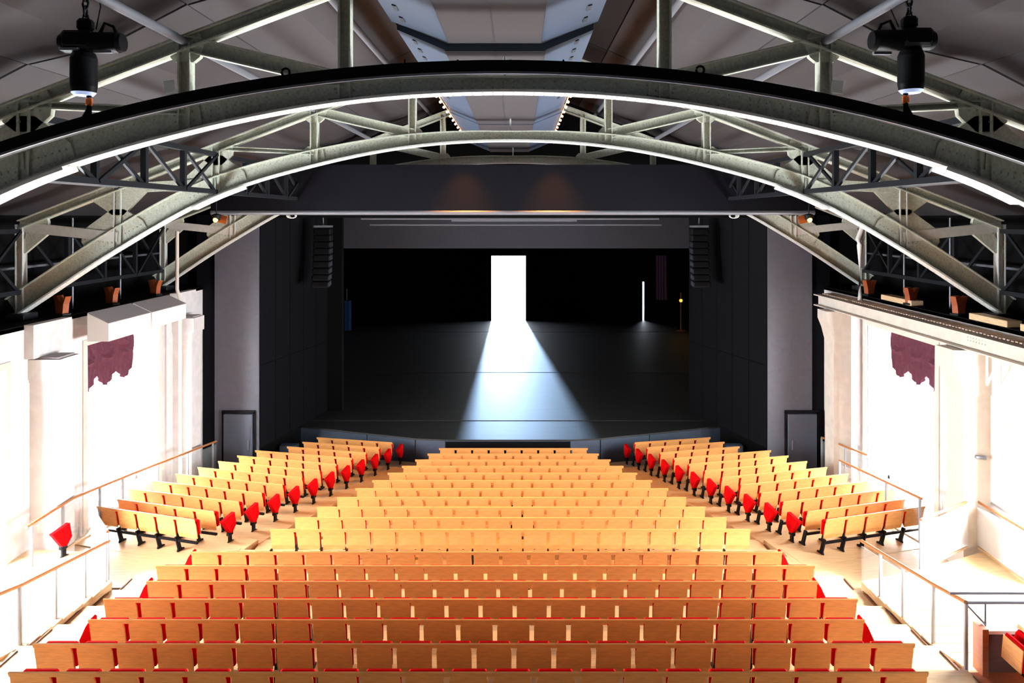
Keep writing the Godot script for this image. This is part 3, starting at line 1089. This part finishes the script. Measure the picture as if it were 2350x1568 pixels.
	# purlin tubes along the hall
	for s in [-1, 1]:
		for k in [1, 2, 4]:
			var p := MB.new()
			var x: float = AX + s * (k * PITCH + (0.0 if k != 1 else 0.5))
			var y: float = RAFTER[k] + 0.02 if k != 1 else 11.75
			p.tube([V(x, y, -3.9), V(x, y, 24.6)], 0.06, 8)
			var o := obj("purlin_tube", p, M.grey_steel)
			tag(o, "long grey steel purlin tube running along the %s roof slope at the %s post line" % ["left" if s < 0 else "right", {1: "innermost", 2: "second", 4: "outer"}[k]], "purlin", "purlin tubes")


# ---------------------------------------------------------------- things under the roof
func rail_y(u: float) -> float:
	return 10.03 - 17.6 + sqrt(17.6 * 17.6 - u * u)


func overhead():
	# curved black lighting rail carried by two chain hoists
	var rl := thing("curved_rail", "long black curved lighting rail arching across the whole hall near the camera", "rail")
	var m := MB.new()
	strip(m, rail_y, -7.6, 7.6, 8.4, 0.16, 0.012, 0.145)
	obj("rail_body", m, M.black_paint, rl)
	m = MB.new()
	strip(m, rail_y, -7.6, 7.6, 8.31, 0.03, -0.012, 0.014)
	obj("lower_lip", m, M.grey_steel, rl, "pale steel lip along the lower edge")
	for u in [-2.45, 2.25]:
		m = MB.new()
		var ring := []
		for k in 13:
			var a := TAU * k / 12
			ring.append(V(AX + u + cos(a) * 0.045, rail_y(u) + 0.19 + sin(a) * 0.045, 8.4))
		m.tube(ring, 0.014, 6)
		obj("lifting_eye", m, M.black_paint, rl)
	m = MB.new()
	for q in 4:
		m.tube([V(AX - 1.1 + 0.6 * q, rail_y(0.5) + 0.12, 8.4), V(AX - 1.1 + 0.6 * q, rail_y(0.5) + 0.17, 8.4)], 0.012, 5)
	obj("cable_clip", m, M.black_paint, rl)
	for s in [-1, 1]:
		var x: float = -4.92 if s < 0 else 4.42
		var yb := rail_y(x - AX)
		var h := thing("chain_hoist", "black electric chain hoist with hanging chain bag, on the %s end of the curved rail" % ("left" if s < 0 else "right"), "hoist", V(x, yb, 8.4), 0.0 if s < 0 else PI, "chain hoists on the curved rail")
		m = MB.new()
		m.lathe([Vector2(0.0, 0.43), Vector2(0.125, 0.43), Vector2(0.14, 0.5), Vector2(0.14, 0.82), Vector2(0.12, 0.88), Vector2(0, 0.88)], Vector3(-0.02, 0, 0), 14)
		obj("chain_bag", m, M.black_paint, h)
		m = MB.new()
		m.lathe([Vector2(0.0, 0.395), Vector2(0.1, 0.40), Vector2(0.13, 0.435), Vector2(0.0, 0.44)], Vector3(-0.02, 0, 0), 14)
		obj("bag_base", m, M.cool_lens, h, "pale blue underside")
		m = MB.new()
		m.cbox(Vector3(-0.05, 1.02, 0), Vector3(0.34, 0.2, 0.26), 0.03)
		m.lathe([Vector2(0.0, -0.36), Vector2(0.1, -0.35), Vector2(0.12, -0.3), Vector2(0.12, 0.3), Vector2(0.1, 0.35), Vector2(0, 0.36)], Vector3(0.08, 1.0, 0), 14, Basis(Vector3(0, 0, 1), PI / 2))
		obj("motor_housing", m, M.black_paint, h)
		m = MB.new()
		m.box(Vector3(-0.12, 0.905, 0.1), Vector3(0.2, 0.03, 0.05))
		obj("cooling_rib", m, M.grey_steel, h)
		m = MB.new()
		m.box(Vector3(0.26, 0.875, 0.1), Vector3(0.2, 0.03, 0.05))
		obj("cooling_rib", m, M.grey_steel, h)
		m = MB.new()
		m.cbox(Vector3(0, 1.2, 0), Vector3(0.16, 0.14, 0.14), 0.03)
		m.tube([Vector3(0.16, 1.1, 0), Vector3(0.22, 1.22, 0), Vector3(0.32, 1.18, 0), Vector3(0.36, 1.08, 0)], 0.02, 6)
		obj("suspension", m, M.black_paint, h)
		m = MB.new()
		var y := 1.27
		var odd := 0
		while y < 1.76:
			var ring := []
			for k in 9:
				var a := TAU * k / 8
				ring.append(Vector3(cos(a) * 0.032 if odd % 2 == 0 else 0.0, y + sin(a) * 0.06, cos(a) * 0.032 if odd % 2 else 0.0))
			m.tube(ring, 0.014, 5)
			y += 0.085
			odd += 1
		obj("load_chain", m, M.black_steel, h)
		m = MB.new()
		m.tube([Vector3(0.04, 1.78, 0.0), Vector3(0.14, 1.6, 0.05), Vector3(0.2, 1.4, 0.05), Vector3(0.12, 1.15, 0.0)], 0.008, 5)
		obj("control_cable", m, M.black_paint, h)
		m = MB.new()
		m.cbox(Vector3(0.04, 0.33, 0), Vector3(0.07, 0.1, 0.06), 0.015)
		obj("hook_block", m, M.orange_paint, h, "orange hook block")
		m = MB.new()
		m.tube([Vector3(0.04, 0.4, 0), Vector3(0.04, 0.14, 0)], 0.028, 6)
		m.tube([Vector3(0.04, 0.26, 0), Vector3(-0.03, 0.14, 0)], 0.02, 6)
		obj("sling", m, M.black_paint, h)
	# faceted air duct along the ridge
	var du := thing("ceiling_duct", "large blue-grey faceted duct hanging along the ridge of the roof", "duct")
	var cx := -0.32
	for sec in [[3.2, 9.62, 10.68, 0.6, 1.34], [9.8, 17.4, 10.62, 0.66, 1.3], [17.44, 24.6, 10.6, 0.64, 1.3]]:
		var y: float = sec[2]
		var a: float = sec[3]
		var b: float = sec[4]
		m = MB.new()
		m.prism(PackedVector2Array([Vector2(cx - a, y), Vector2(cx + a, y), Vector2(cx + b, y + 0.27), Vector2(cx + b, y + 0.42), Vector2(cx + a, y + 0.9), Vector2(cx - a, y + 0.9), Vector2(cx - b, y + 0.42), Vector2(cx - b, y + 0.27)]), V(0, 0, sec[0]), Vector3.RIGHT, Vector3.UP, Vector3(0, 0, sec[0] - sec[1]))
		obj("duct_section", m, M.duct_paint, du)
		m = MB.new()
		m.span(V(cx - a, y - 0.012, sec[0]), V(cx + a, y, sec[1]))
		obj("centre_panel", m, M.duct_panel, du, "darker flat underside panel")
		m = MB.new()
		m.span(V(cx - 0.006, y - 0.016, sec[0]), V(cx + 0.006, y + 0.002, sec[1]))
		for s in [-1, 1]:
			m.beam(V(cx + s * (a + 0.002), y - 0.001, sec[0]), V(cx + s * (a + 0.002), y - 0.001, sec[1]), 0.012, 0.006)
		obj("seam", m, M.duct_seam, du)
		for s in [-1, 1]:
			var dd: float = sec[0] + 0.3
			while dd < minf(sec[1], 15.0) - 0.2:
				m = MB.new()
				m.box(V(cx + s * (b - 0.2), y + 0.27 - 0.2 * 0.27 / (b - a) - 0.006, dd), Vector3(0.05, 0.02, 0.2), Basis(Vector3(0, 0, 1), s * atan(0.27 / (b - a))))
				obj("air_nozzle", m, M.duct_seam, du)
				dd += 0.52
	m = MB.new()
	m.prism(PackedVector2Array([Vector2(cx - 0.62, 10.70), Vector2(cx + 0.62, 10.70), Vector2(cx + 1.28, 10.96), Vector2(cx + 1.28, 11.3), Vector2(cx - 1.28, 11.3), Vector2(cx - 1.28, 10.96)]), V(0, 0, 9.6), Vector3.RIGHT, Vector3.UP, Vector3(0, 0, -0.22))
	obj("joint_collar", m, M.duct_seam, du)
	for s in [-1, 1]:
		var ls := thing("light_string", "string of small warm bulbs along the %s lower edge of the ridge duct" % ("left" if s < 0 else "right"), "lights", Vector3.ZERO, 0, "bulb strings on the duct")
		m = MB.new()
		m.tube([V(cx + s * 1.33, 10.89, 12.6), V(cx + s * 1.33, 10.89, 24.2)], 0.014, 6)
		obj("cable", m, M.pale_board, ls)
		for k in 16:
			var b := MB.new()
			b.ball(Vector3.ZERO, 0.03, 8)
			var o := obj("bulb", b, M.bulb, ls)
			o.position = V(cx + s * 1.35, 10.85, 12.7 + k * 0.74)
			if k % 4 == 0 and k >= 4:
				var l := SpotLight3D.new()
				l.name = "bulb_light"
				l.light_color = Color(1.0, 0.64, 0.26)
				l.light_energy = 46.0
				l.rotation.x = -PI / 2
				l.spot_angle = 36
				l.spot_angle_attenuation = 0.9
				l.spot_attenuation = 2.0
				l.light_size = 0.03
				l.spot_range = 40
				l.shadow_enabled = true
				ls.add_child(l, true)
				l.position = o.position
	# work lamps behind the middle truss
	for s in [-1, 1]:
		var w := thing("work_lamp", "small yellow work lamp glowing behind the arch foot, %s of the stage header" % ("left" if s < 0 else "right"), "lamp", V(AX + s * 8.72, 8.32, 21.8), 0, "yellow work lamps")
		m = MB.new()
		m.lathe([Vector2(0.0, 0.0), Vector2(0.09, 0.0), Vector2(0.14, 0.16), Vector2(0.06, 0.2), Vector2(0.0, 0.2)], Vector3.ZERO, 12)
		obj("shade", m, M.black_steel, w)
		m = MB.new()
		m.ball(Vector3(0, 0.02, 0.06), 0.075, 8)
		obj("bulb", m, M.work_lamp, w)
		m = MB.new()
		m.tube([Vector3(0, 0.18, 0), Vector3(0, 0.9, 0)], 0.015, 6)
		obj("stem", m, M.black_steel, w)
		m = MB.new()
		m.box(Vector3(-s * 0.05, 0.05, -0.2), Vector3(0.36, 0.24, 0.03), Basis(Vector3(0, 0, 1), s * 0.25))
		obj("reflector_board", m, M.copper, w)
		var l := OmniLight3D.new()
		l.name = "work_light"
		l.light_color = Color(1.0, 0.65, 0.2)
		l.light_energy = 0.35
		l.light_size = 0.07
		l.omni_range = 30
		l.shadow_enabled = true
		w.add_child(l, true)
		l.position = Vector3(0, 0.02, 0.06)


# ---------------------------------------------------------------- rails and balustrades
func balustrade(called: String, label: String, path: Array, high: float, posts: Array, pane := true, solid := false):
	var b := thing(called, label, "balustrade", Vector3.ZERO, 0, "glass balustrades with wooden handrails")
	var m := MB.new()
	var top := []
	for p in path:
		top.append(p + Vector3.UP * high)
	m.tube(top, 0.03, 10)
	obj("handrail", m, M.rail_wood, b, "wooden handrail")
	for i in path.size() - 1:
		var a: Vector3 = path[i]
		var c: Vector3 = path[i + 1]
		if pane:
			m = MB.new()
			var side := (c - a).cross(Vector3.UP).normalized() * (0.012 if not solid else 0.03)
			var p := [a + Vector3.UP * 0.08, c + Vector3.UP * 0.08, c + Vector3.UP * (high - 0.1), a + Vector3.UP * (high - 0.1)]
			m.quad(p[0] + side, p[1] + side, p[2] + side, p[3] + side)
			m.quad(p[1] - side, p[0] - side, p[3] - side, p[2] - side)
			m.quad(p[3] + side, p[2] + side, p[2] - side, p[3] - side)
			m.quad(p[0] - side, p[1] - side, p[1] + side, p[0] + side)
			obj("solid_panel" if solid else "glass_pane", m, M.white_paint if solid else M.glass, b)
		m = MB.new()
		m.beam(a + Vector3.UP * 0.03, c + Vector3.UP * 0.03, 0.04, 0.05)
		obj("shoe_rail", m, M.pale_board, b)
	for t in posts:
		var i: int = int(t)
		var q: Vector3 = (path[i] as Vector3).lerp(path[mini(i + 1, path.size() - 1)], t - i)
		m = MB.new()
		m.beam(q, q + Vector3.UP * (high - 0.02), 0.045, 0.045, Vector3.RIGHT)
		obj("post", m, M.post_grey, b)


func rails():
	balustrade("glass_balustrade", "glass balustrade with sloping wooden handrail beside the parapet box and landing", [V(6.72, 1.02, 14.55), V(6.72, 1.42, 12.0), V(6.72, 1.58, 11.15)], 1.03, [0.3, 0.62, 0.99, 2.0])
	balustrade("glass_balustrade", "glass balustrade with sloping wooden handrail in front of the lone red seat", [V(-8.06, 1.02, 14.55), V(-8.06, 1.42, 12.0), V(-8.06, 1.95, 9.6)], 1.03, [0.05, 0.32, 0.66, 1.02, 1.5])
	balustrade("glass_balustrade", "long glass balustrade sloping down along the wall with the roof boxes", [V(-9.92, 1.12, 14.9), V(-9.88, 1.14, 16.45), V(-9.8, 0.86, 18.8), V(-9.7, 0.2, 23.7)], 1.05, [0.1, 0.75, 1.4, 1.8, 2.25, 2.6, 2.95])
	balustrade("glass_balustrade", "far glass balustrade against the black door wall below the crane beam", [V(9.67, 0.3, 23.7), V(9.7, 0.72, 20.6)], 1.07, [0.0, 0.25, 0.55, 1.0])
	balustrade("glass_balustrade", "inner glass balustrade between the side seats and the tall window under the crane beam", [V(9.12, 0.44, 21.1), V(9.18, 0.94, 16.9)], 1.05, [0.0, 0.3, 0.62, 0.98])
	balustrade("corner_balustrade", "white solid corner balustrade with peaked wooden handrail beside the wall", [V(8.1, 1.3, 14.95), V(9.84, 1.3, 16.05), V(9.84, 1.32, 14.2)], 1.0, [0.0, 1.0, 1.9], true, true)
	balustrade("glass_balustrade", "short glass balustrade at the front edge of the gallery beside the lone red seat", [V(-8.06, 1.3, 14.5), V(-9.0, 1.3, 15.62)], 0.95, [0.0, 1.0])
	# parapet of the side box with its rails
	var b := thing("box_parapet", "dark wooden parapet with pale ledge and metal rails at the side box", "parapet")
	var m := MB.new()
	m.span(V(6.95, 1.585, 11.1), V(10.1, 2.2, 11.2))
	obj("panel", m, M.booth_dark, b)
	m = MB.new()
	m.span(V(6.9, 2.2, 11.02), V(10.1, 2.25, 11.26))
	obj("ledge", m, M.white_paint, b)
	m = MB.new()
	m.span(V(6.88, 1.585, 11.0), V(6.97, 2.28, 11.24))
	obj("end_panel", m, M.red_oak, b, "orange wooden end panel")
	m = MB.new()
	m.tube([V(6.74, 2.6, 11.16), V(10.1, 2.6, 11.16)], 0.024, 8)
	m.tube([V(6.62, 2.62, 11.4), V(10.1, 2.62, 11.4)], 0.022, 8)
	obj("rail", m, M.grey_steel, b)
	for x in [7.02, 8.2, 9.4]:
		m = MB.new()
		m.tube([V(x, 2.25, 11.16), V(x, 2.6, 11.16)], 0.016, 6)
		obj("rail_post", m, M.grey_steel, b)
	m = MB.new()
	m.tube([V(6.76, 2.55, 11.16), V(7.02, 2.27, 11.16)], 0.018, 6)
	obj("brace", m, M.grey_steel, b)


# ---------------------------------------------------------------- seats
const BACK := [Vector2(0.36, -0.045), Vector2(0.46, -0.012), Vector2(0.58, 0.008), Vector2(0.7, 0.035), Vector2(0.775, 0.0605), Vector2(0.7751, 0.0606), Vector2(0.84, 0.085)]


func seat_shapes(end := 0, bar := false) -> Array:   # [part name, mesh, material, label]; end -1 or 1 closes the slot at that side
	var out := []
	var m := MB.new()
	m.sheet(BACK.slice(0, 5), 0.482 + 0.034 * absi(end), 0.022, 0.017 * end)
	m.sheet([BACK[5], BACK[6]], 0.55, 0.022, 0.0, 0.0)
	out.append(["backrest", m.done(), M.seat_wood, "pale plywood back shell"])
	m = MB.new()
	var pad := []
	for p in BACK:
		if p.x != 0.7751:
			pad.append(Vector2(p.x * 0.86 + 0.06, p.y - 0.026))
	m.sheet(pad, 0.45, 0.045, 0.0, 0.02)
	out.append(["back_cushion", m.done(), M.seat_red, "red upholstery"])
	m = MB.new()
	m.cbox(Vector3(0, 0.575, -0.155), Vector3(0.445, 0.36, 0.075), 0.022, Basis(Vector3.RIGHT, 0.10))
	out.append(["seat_pad", m.done(), M.seat_red, "red folded seat pad"])
	m = MB.new()
	m.cbox(Vector3(0, 0.56, -0.205), Vector3(0.43, 0.33, 0.016), 0.004, Basis(Vector3.RIGHT, 0.10))
	out.append(["seat_pan", m.done(), M.seat_wood, ""])
	m = MB.new()
	m.prism(PackedVector2Array([Vector2(-0.04, 0.37), Vector2(0.05, 0.37), Vector2(0.15, 0.06), Vector2(0.24, 0.03), Vector2(0.24, 0.0), Vector2(0.03, 0.0), Vector2(0.05, 0.06)]), Vector3(-0.275 - 0.018, 0, 0), Vector3(0, 0, -1), Vector3.UP, Vector3(0.036, 0, 0))
	out.append(["leg", m.done(), M.iron, "dark steel leg"])
	if not bar:
		return out
	m = MB.new()
	m.box(Vector3(0, 0.27, -0.04), Vector3(0.55, 0.05, 0.05))
	out.append(["crossbar", m.done(), M.iron, ""])
	return out


func jump_shapes() -> Array:
	var out := []
	var m := MB.new()
	m.prism(PackedVector2Array([Vector2(0, 0.58), Vector2(0.43, 0.66), Vector2(0.49, 0.36), Vector2(0.35, 0.2), Vector2(0.26, 0.22)]), Vector3(-0.045, 0, 0), Vector3(0, 0, -1), Vector3.UP, Vector3(0.09, 0, 0))
	m.prism(PackedVector2Array([Vector2(0.02, 0.572), Vector2(0.42, 0.645), Vector2(0.475, 0.365), Vector2(0.345, 0.22), Vector2(0.27, 0.235)]), Vector3(-0.057, 0, 0), Vector3(0, 0, -1), Vector3.UP, Vector3(0.114, 0, 0))
	out.append(["seat_pad", m.done(), M.seat_red, "red upholstered tip-up pad"])
	m = MB.new()
	m.cbox(Vector3(0.0, 0.2, -0.31), Vector3(0.1, 0.1, 0.16), 0.02)
	out.append(["hinge", m.done(), M.iron, ""])
	m = MB.new()
	m.prism(PackedVector2Array([Vector2(0.27, 0.2), Vector2(0.36, 0.2), Vector2(0.37, 0.03), Vector2(0.44, 0.0), Vector2(0.24, 0.0), Vector2(0.27, 0.03)]), Vector3(-0.02, 0, 0), Vector3(0, 0, -1), Vector3.UP, Vector3(0.04, 0, 0))
	out.append(["leg", m.done(), M.iron, "dark steel leg"])
	return out


var seat_protos := {}
var jump_proto: Node3D


func proto(called: String, shapes: Array) -> Node3D:
	var t := Node3D.new()
	t.name = called
	for s in shapes:
		obj(s[0], s[1], s[2], t, s[3])
	return t


func place(p: Node3D, label: String, category: String, group: String, at: Vector3, turn := 0.0) -> Node3D:
	var o: Node3D = p.duplicate()
	o.name = numbered(p.name)
	add_child(o)
	o.position = at
	o.rotation.y = turn
	tag(o, label, category, group)
	return o


func seating():
	var shapes := seat_shapes()
	seat_protos = {}
	for e in [-1, 0, 1]:
		for b in [false, true]:
			seat_protos[[e, b]] = proto("theatre_seat", seat_shapes(e, b))
	jump_proto = proto("tip_up_seat", jump_shapes())
	var rest: Array[Transform3D] = []
	for i in 7:
		var r := near_row(i)
		var n := 22 if i % 2 else 21
		var x0 := (-6.64 if i % 2 else -6.38) + 0.239
		for k in n:
			place(seat_protos[[-1 if k == 0 else 1 if k == n - 1 else 0, false]], "wooden-backed red theatre seat, %s from left in the %s row from the bottom" % [ORD[k], ORD[i]], "seat", "seats of the near block", V(x0 + k * 0.55, r[1], r[0]))
		if i % 2 == 0 and i > 0:
			for s in [-1, 1]:
				var x: float = x0 - 0.25 if s < 0 else x0 + (n - 1) * 0.55 + 0.25
				var e := thing("end_bolster", "red upholstered end bolster closing the %s end of the %s row from the bottom" % ["left" if s < 0 else "right", ORD[i]], "bolster", V(x, r[1], r[0]), 0, "end bolsters of the near rows")
				var m := MB.new()
				m.prism(PackedVector2Array([Vector2(0, 0.36), Vector2(s * 0.23, 0.36), Vector2(s * 0.22, 0.46), Vector2(s * 0.12, 0.68), Vector2(s * 0.03, 0.82), Vector2(0, 0.8)]), Vector3(0, 0, -0.12), Vector3.RIGHT, Vector3.UP, Vector3(0, 0, 0.1))
				obj("cushion", m, M.seat_red, e)
				m = MB.new()
				m.box(Vector3(s * 0.1, 0.18, -0.07), Vector3(0.05, 0.36, 0.05))
				m.box(Vector3(s * 0.1, 0.01, -0.07), Vector3(0.1, 0.02, 0.2))
				obj("leg", m, M.iron, e)
	for i in 11:
		var r := far_row(i)
		var n := 19 - i
		for k in n:
			var at := V(AX - (n - 1) * 0.275 + k * 0.55, r[1], r[0])
			if i < 4:
				place(seat_protos[[-1 if k == 0 else 1 if k == n - 1 else 0, false]], "wooden-backed seat, %s from left in the %s middle-block row beyond the cross aisle" % [ORD[k], ORD[i]], "seat", "seats of the middle block", at)
			else:
				rest.append(Transform3D(Basis(), at))
	for s in [-1, 1]:
		for i in 12:
			var q := side_row(i)
			var t: float = q.t
			var along := Vector3(-cos(t), 0, -sin(t))
			var o := V(q.x, q.y, q.d)
			for k in q.n:
				var at: Vector3 = o + along * (0.24 + 0.55 * k)
				var turn := -t
				if s > 0:
					at.x = 2 * AX - at.x
					turn = t
				if i < 7:
					place(seat_protos[[-s if k == 0 else s if k == q.n - 1 else 0, true]], "pale wooden-backed seat, %s from the aisle in the %s row of the %s block" % [ORD[k], ORD[i], "left" if s < 0 else "right"], "seat", "seats of the %s side block" % ("left" if s < 0 else "right"), at, turn)
				else:
					rest.append(Transform3D(Basis(Vector3.UP, turn), at))
			if i > 0:
				var at: Vector3 = o + along * -0.18
				if s > 0:
					at.x = 2 * AX - at.x
				place(jump_proto, "red tip-up pad on a dark leg, aisle end of the %s row, %s block" % [ORD[i], "left" if s < 0 else "right"], "tip-up seat", "tip-up pads along the %s aisle" % ("left" if s < 0 else "right"), at, -t if s < 0 else t)
	place(jump_proto, "lone red tip-up seat standing by itself against the pale wall", "tip-up seat", "", V(-9.62, 1.31, 15.2), -0.25)
	place(seat_protos[[0, true]], "theatre seat turned sideways on the side landing behind the dark parapet", "seat", "", V(7.27, 1.585, 10.62), PI / 2)
	# the far rows, past three hundred seats, as one object
	var am := ArrayMesh.new()
	for s in shapes:
		am.add_surface_from_arrays(Mesh.PRIMITIVE_TRIANGLES, (s[1] as ArrayMesh).surface_get_arrays(0))
		am.surface_set_material(am.get_surface_count() - 1, s[2])
	var mm := MultiMesh.new()
	mm.transform_format = MultiMesh.TRANSFORM_3D
	mm.mesh = am
	mm.instance_count = rest.size()
	for i in rest.size():
		mm.set_instance_transform(i, rest[i])
	var mi := MultiMeshInstance3D.new()
	mi.name = "far_seating"
	mi.multimesh = mm
	add_child(mi)
	mi.set_meta("kind", "stuff")
	tag(mi, "smallest wooden-backed seats in the rows closest to the stage, all blocks", "seating")


# ---------------------------------------------------------------- smaller things
func details():
	var m: MB
	# white boxes along the wall top over the left window
	for k in 2:
		m = MB.new()
		m.prism(PackedVector2Array([Vector2(-10.12, 5.5), Vector2(-9.62, 5.5), Vector2(-9.62, 5.92), Vector2(-10.12, 6.16)]), V(0, 0, 17.35 + k * 2.05), Vector3.RIGHT, Vector3.UP, Vector3(0, 0, -1.97))
		var o := thing("wall_duct_box", "white boxed duct with sloping grey top, %s the pilaster nearer the stage" % ("farther from" if k == 0 else "next to"), "duct box", Vector3.ZERO, 0, "boxed ducts on the wall top")
		obj("casing", m, M.white_paint, o)
		m = MB.new()
		m.prism(PackedVector2Array([Vector2(-10.12, 6.16), Vector2(-9.61, 5.92), Vector2(-9.61, 5.935), Vector2(-10.12, 6.175)]), V(0, 0, 17.36 + k * 2.05), Vector3.RIGHT, Vector3.UP, Vector3(0, 0, -1.95))
		obj("lid", m, M.dusty_top, o, "grey sloping lid")
	# crane beam on the right wall, with slats on top
	var cb := thing("crane_beam", "white riveted crane beam topped with thin slats along the wall head", "beam")
	m = MB.new()
	m.ibeam(V(9.7, 5.75, -3.5), V(9.7, 5.75, 24.0), 0.36, 0.34, 0.03)
	obj("girder", m, M.plaster_warm, cb)
	m = MB.new()
	for k in 7:
		for c in 3:
			dome(m, V(9.535, 5.9 - 0.07 * c, 15.4 + 0.1 * k) + Vector3(0.148, 0, 0), Vector3.LEFT, 0.018)
	var ro := obj("rivets", m, M.rivet_paint, cb)
	ro.set_meta("kind", "stuff")
	var d := 12.0
	var k2 := 0
	while d < 23.8:
		if absf(d - 21.8) < 0.14:
			d += 0.125
			continue
		m = MB.new()
		m.box(V(9.98, 5.955 + 0.004 * (k2 % 3), d), Vector3(0.5, 0.03, 0.085))
		obj("slat", m, M.slat_board if k2 % 4 else M.pale_board, cb)
		d += 0.125
		k2 += 1
	for q in [[16.0, 1.3], [19.9, 1.6], [14.6, 0.7]]:
		m = MB.new()
		m.cbox(V(10.26, 6.192, q[0]), Vector3(0.32, 0.14, q[1]), 0.01)
		tag(obj("loose_board", m, M.pale_board), "pale loose board lying on the slats of the crane beam, %s" % {16.0: "between two copper lamps", 19.9: "longest of the three", 14.6: "shortest of the three"}[q[0]], "board", "loose boards on the crane beam")
	# bracket under the beam
	m = MB.new()
	m.beam(V(9.7, 5.5, 15.0), V(9.78, 4.9, 15.5), 0.03, 0.03)
	m.beam(V(9.78, 4.9, 15.5), V(9.78, 5.55, 15.5), 0.03, 0.03)
	tag(obj("beam_bracket", m, M.white_paint), "pale diagonal bracket under the crane beam at the nearer pilaster", "bracket")
	m = MB.new()
	m.cbox(V(9.87, 3.27, 15.84), Vector3(0.24, 0.07, 0.05), 0.012, Basis(Vector3(0, 0, 1), -0.12))
	tag(obj("exit_lamp", m, M.grey_steel), "small grey emergency lamp on the pale pilaster above the peaked handrail", "lamp")
	# pipes
	for s in [-1, 1]:
		m = MB.new()
		if s < 0:
			m.tube([V(-9.95, 0.3, 21.75), V(-9.95, 5.9, 21.75), V(-10.05, 6.3, 21.75), V(-10.05, 8.0, 21.75)], 0.05, 10)
		else:
			m.tube([V(9.85, 0.3, 21.8), V(9.85, 5.5, 21.8), V(10.02, 5.75, 21.8), V(10.02, 7.6, 21.8), V(10.02, 7.75, 21.9), V(10.2, 8.1, 22.0)], 0.085, 12)
		tag(obj("down_pipe", m, M.plaster_warm if s < 0 else M.white_paint), "thin pale pipe running down between window and pilaster" if s < 0 else "thick white pipe rising past the crane beam to the roof", "pipe")
	# copper coloured lamp heads along both wall tops
	for s in [-1, 1]:
		for k in 3:
			var dd: float = [17.2, 19.3, 21.6][k]
			var x: float = -10.62 if s < 0 else 10.2
			var c := thing("copper_lamp", "copper coloured lamp head on the %s wall top, %s" % ["left" if s < 0 else "right", ["nearest the camera", "between two others", "nearest the stage"][k]], "lamp head", V(x, 6.14, dd), 0.3 * s, "copper lamp heads on the wall tops")
			m = MB.new()
			m.prism(PackedVector2Array([Vector2(-0.1, 0.0), Vector2(0.1, 0.0), Vector2(0.13, 0.25), Vector2(0.2, 0.42), Vector2(0.08, 0.38), Vector2(0.02, 0.3), Vector2(-0.06, 0.44), Vector2(-0.18, 0.42), Vector2(-0.12, 0.2)]), Vector3(0, 0.02, -0.08), Vector3.RIGHT, Vector3.UP, Vector3(0, 0, 0.16))
			obj("head", m, M.copper, c)
			m = MB.new()
			m.cbox(Vector3(0, 0.02, 0), Vector3(0.3, 0.05, 0.24), 0.01)
			obj("base", m, M.black_steel, c)
	# small white plates on the posts of the nearest truss
	for s in [-1, 1]:
		m = MB.new()
		m.box(V(AX + s * (4.36 + 0.0) + (-0.16 if s < 0 else 0.13), 10.17, 10.0), Vector3(0.15, 0.17, 0.012), Basis(Vector3(0, 0, 1), -0.12 * s))
		tag(obj("post_plate", m, M.sign_white), "small white plate on the %s truss post behind the curved rail" % ("left" if s < 0 else "right"), "plate", "white plates on truss posts")
	# bundles of white cable clamped where the far truss meets the header
	for s in [-1, 1]:
		m = MB.new()
		for j in 3:
			var ring := []
			for k in 11:
				var a := TAU * k / 10
				ring.append(V(AX + s * 6.72 + cos(a) * (0.15 - 0.03 * j), 8.46 + sin(a) * 0.07, 22.5 + 0.05 * j))
			m.tube(ring, 0.016, 6)
		tag(obj("cable_coil", m, M.white_paint), "white coiled cable hanging at the %s end of the header pipe" % ("left" if s < 0 else "right"), "cable", "white cable coils")
	# grey pipes in the dark above the wall tops
	for s in [-1, 1]:
		m = MB.new()
		m.tube([V(AX + s * 11.5, 7.2, 4.0), V(AX + s * 11.5, 7.25, 24.0)], 0.035, 6)
		tag(obj("conduit_pipe", m, M.grey_steel), "thin grey pipe in the dark above the %s wall top" % ("left" if s < 0 else "right"), "pipe", "pipes above the walls")
		for d2 in [18.4, 20.6]:
			m = MB.new()
			m.tube([V(AX + s * 10.9, 6.14, d2), V(AX + s * 10.9, 8.4, d2)], 0.025, 6)
			tag(obj("hanger_pipe", m, M.grey_steel), "thin upright pipe over the %s wall top, %s" % ["left" if s < 0 else "right", "by the middle copper lamp" if d2 < 19 else "by the far copper lamp"], "pipe", "upright pipes above the walls")
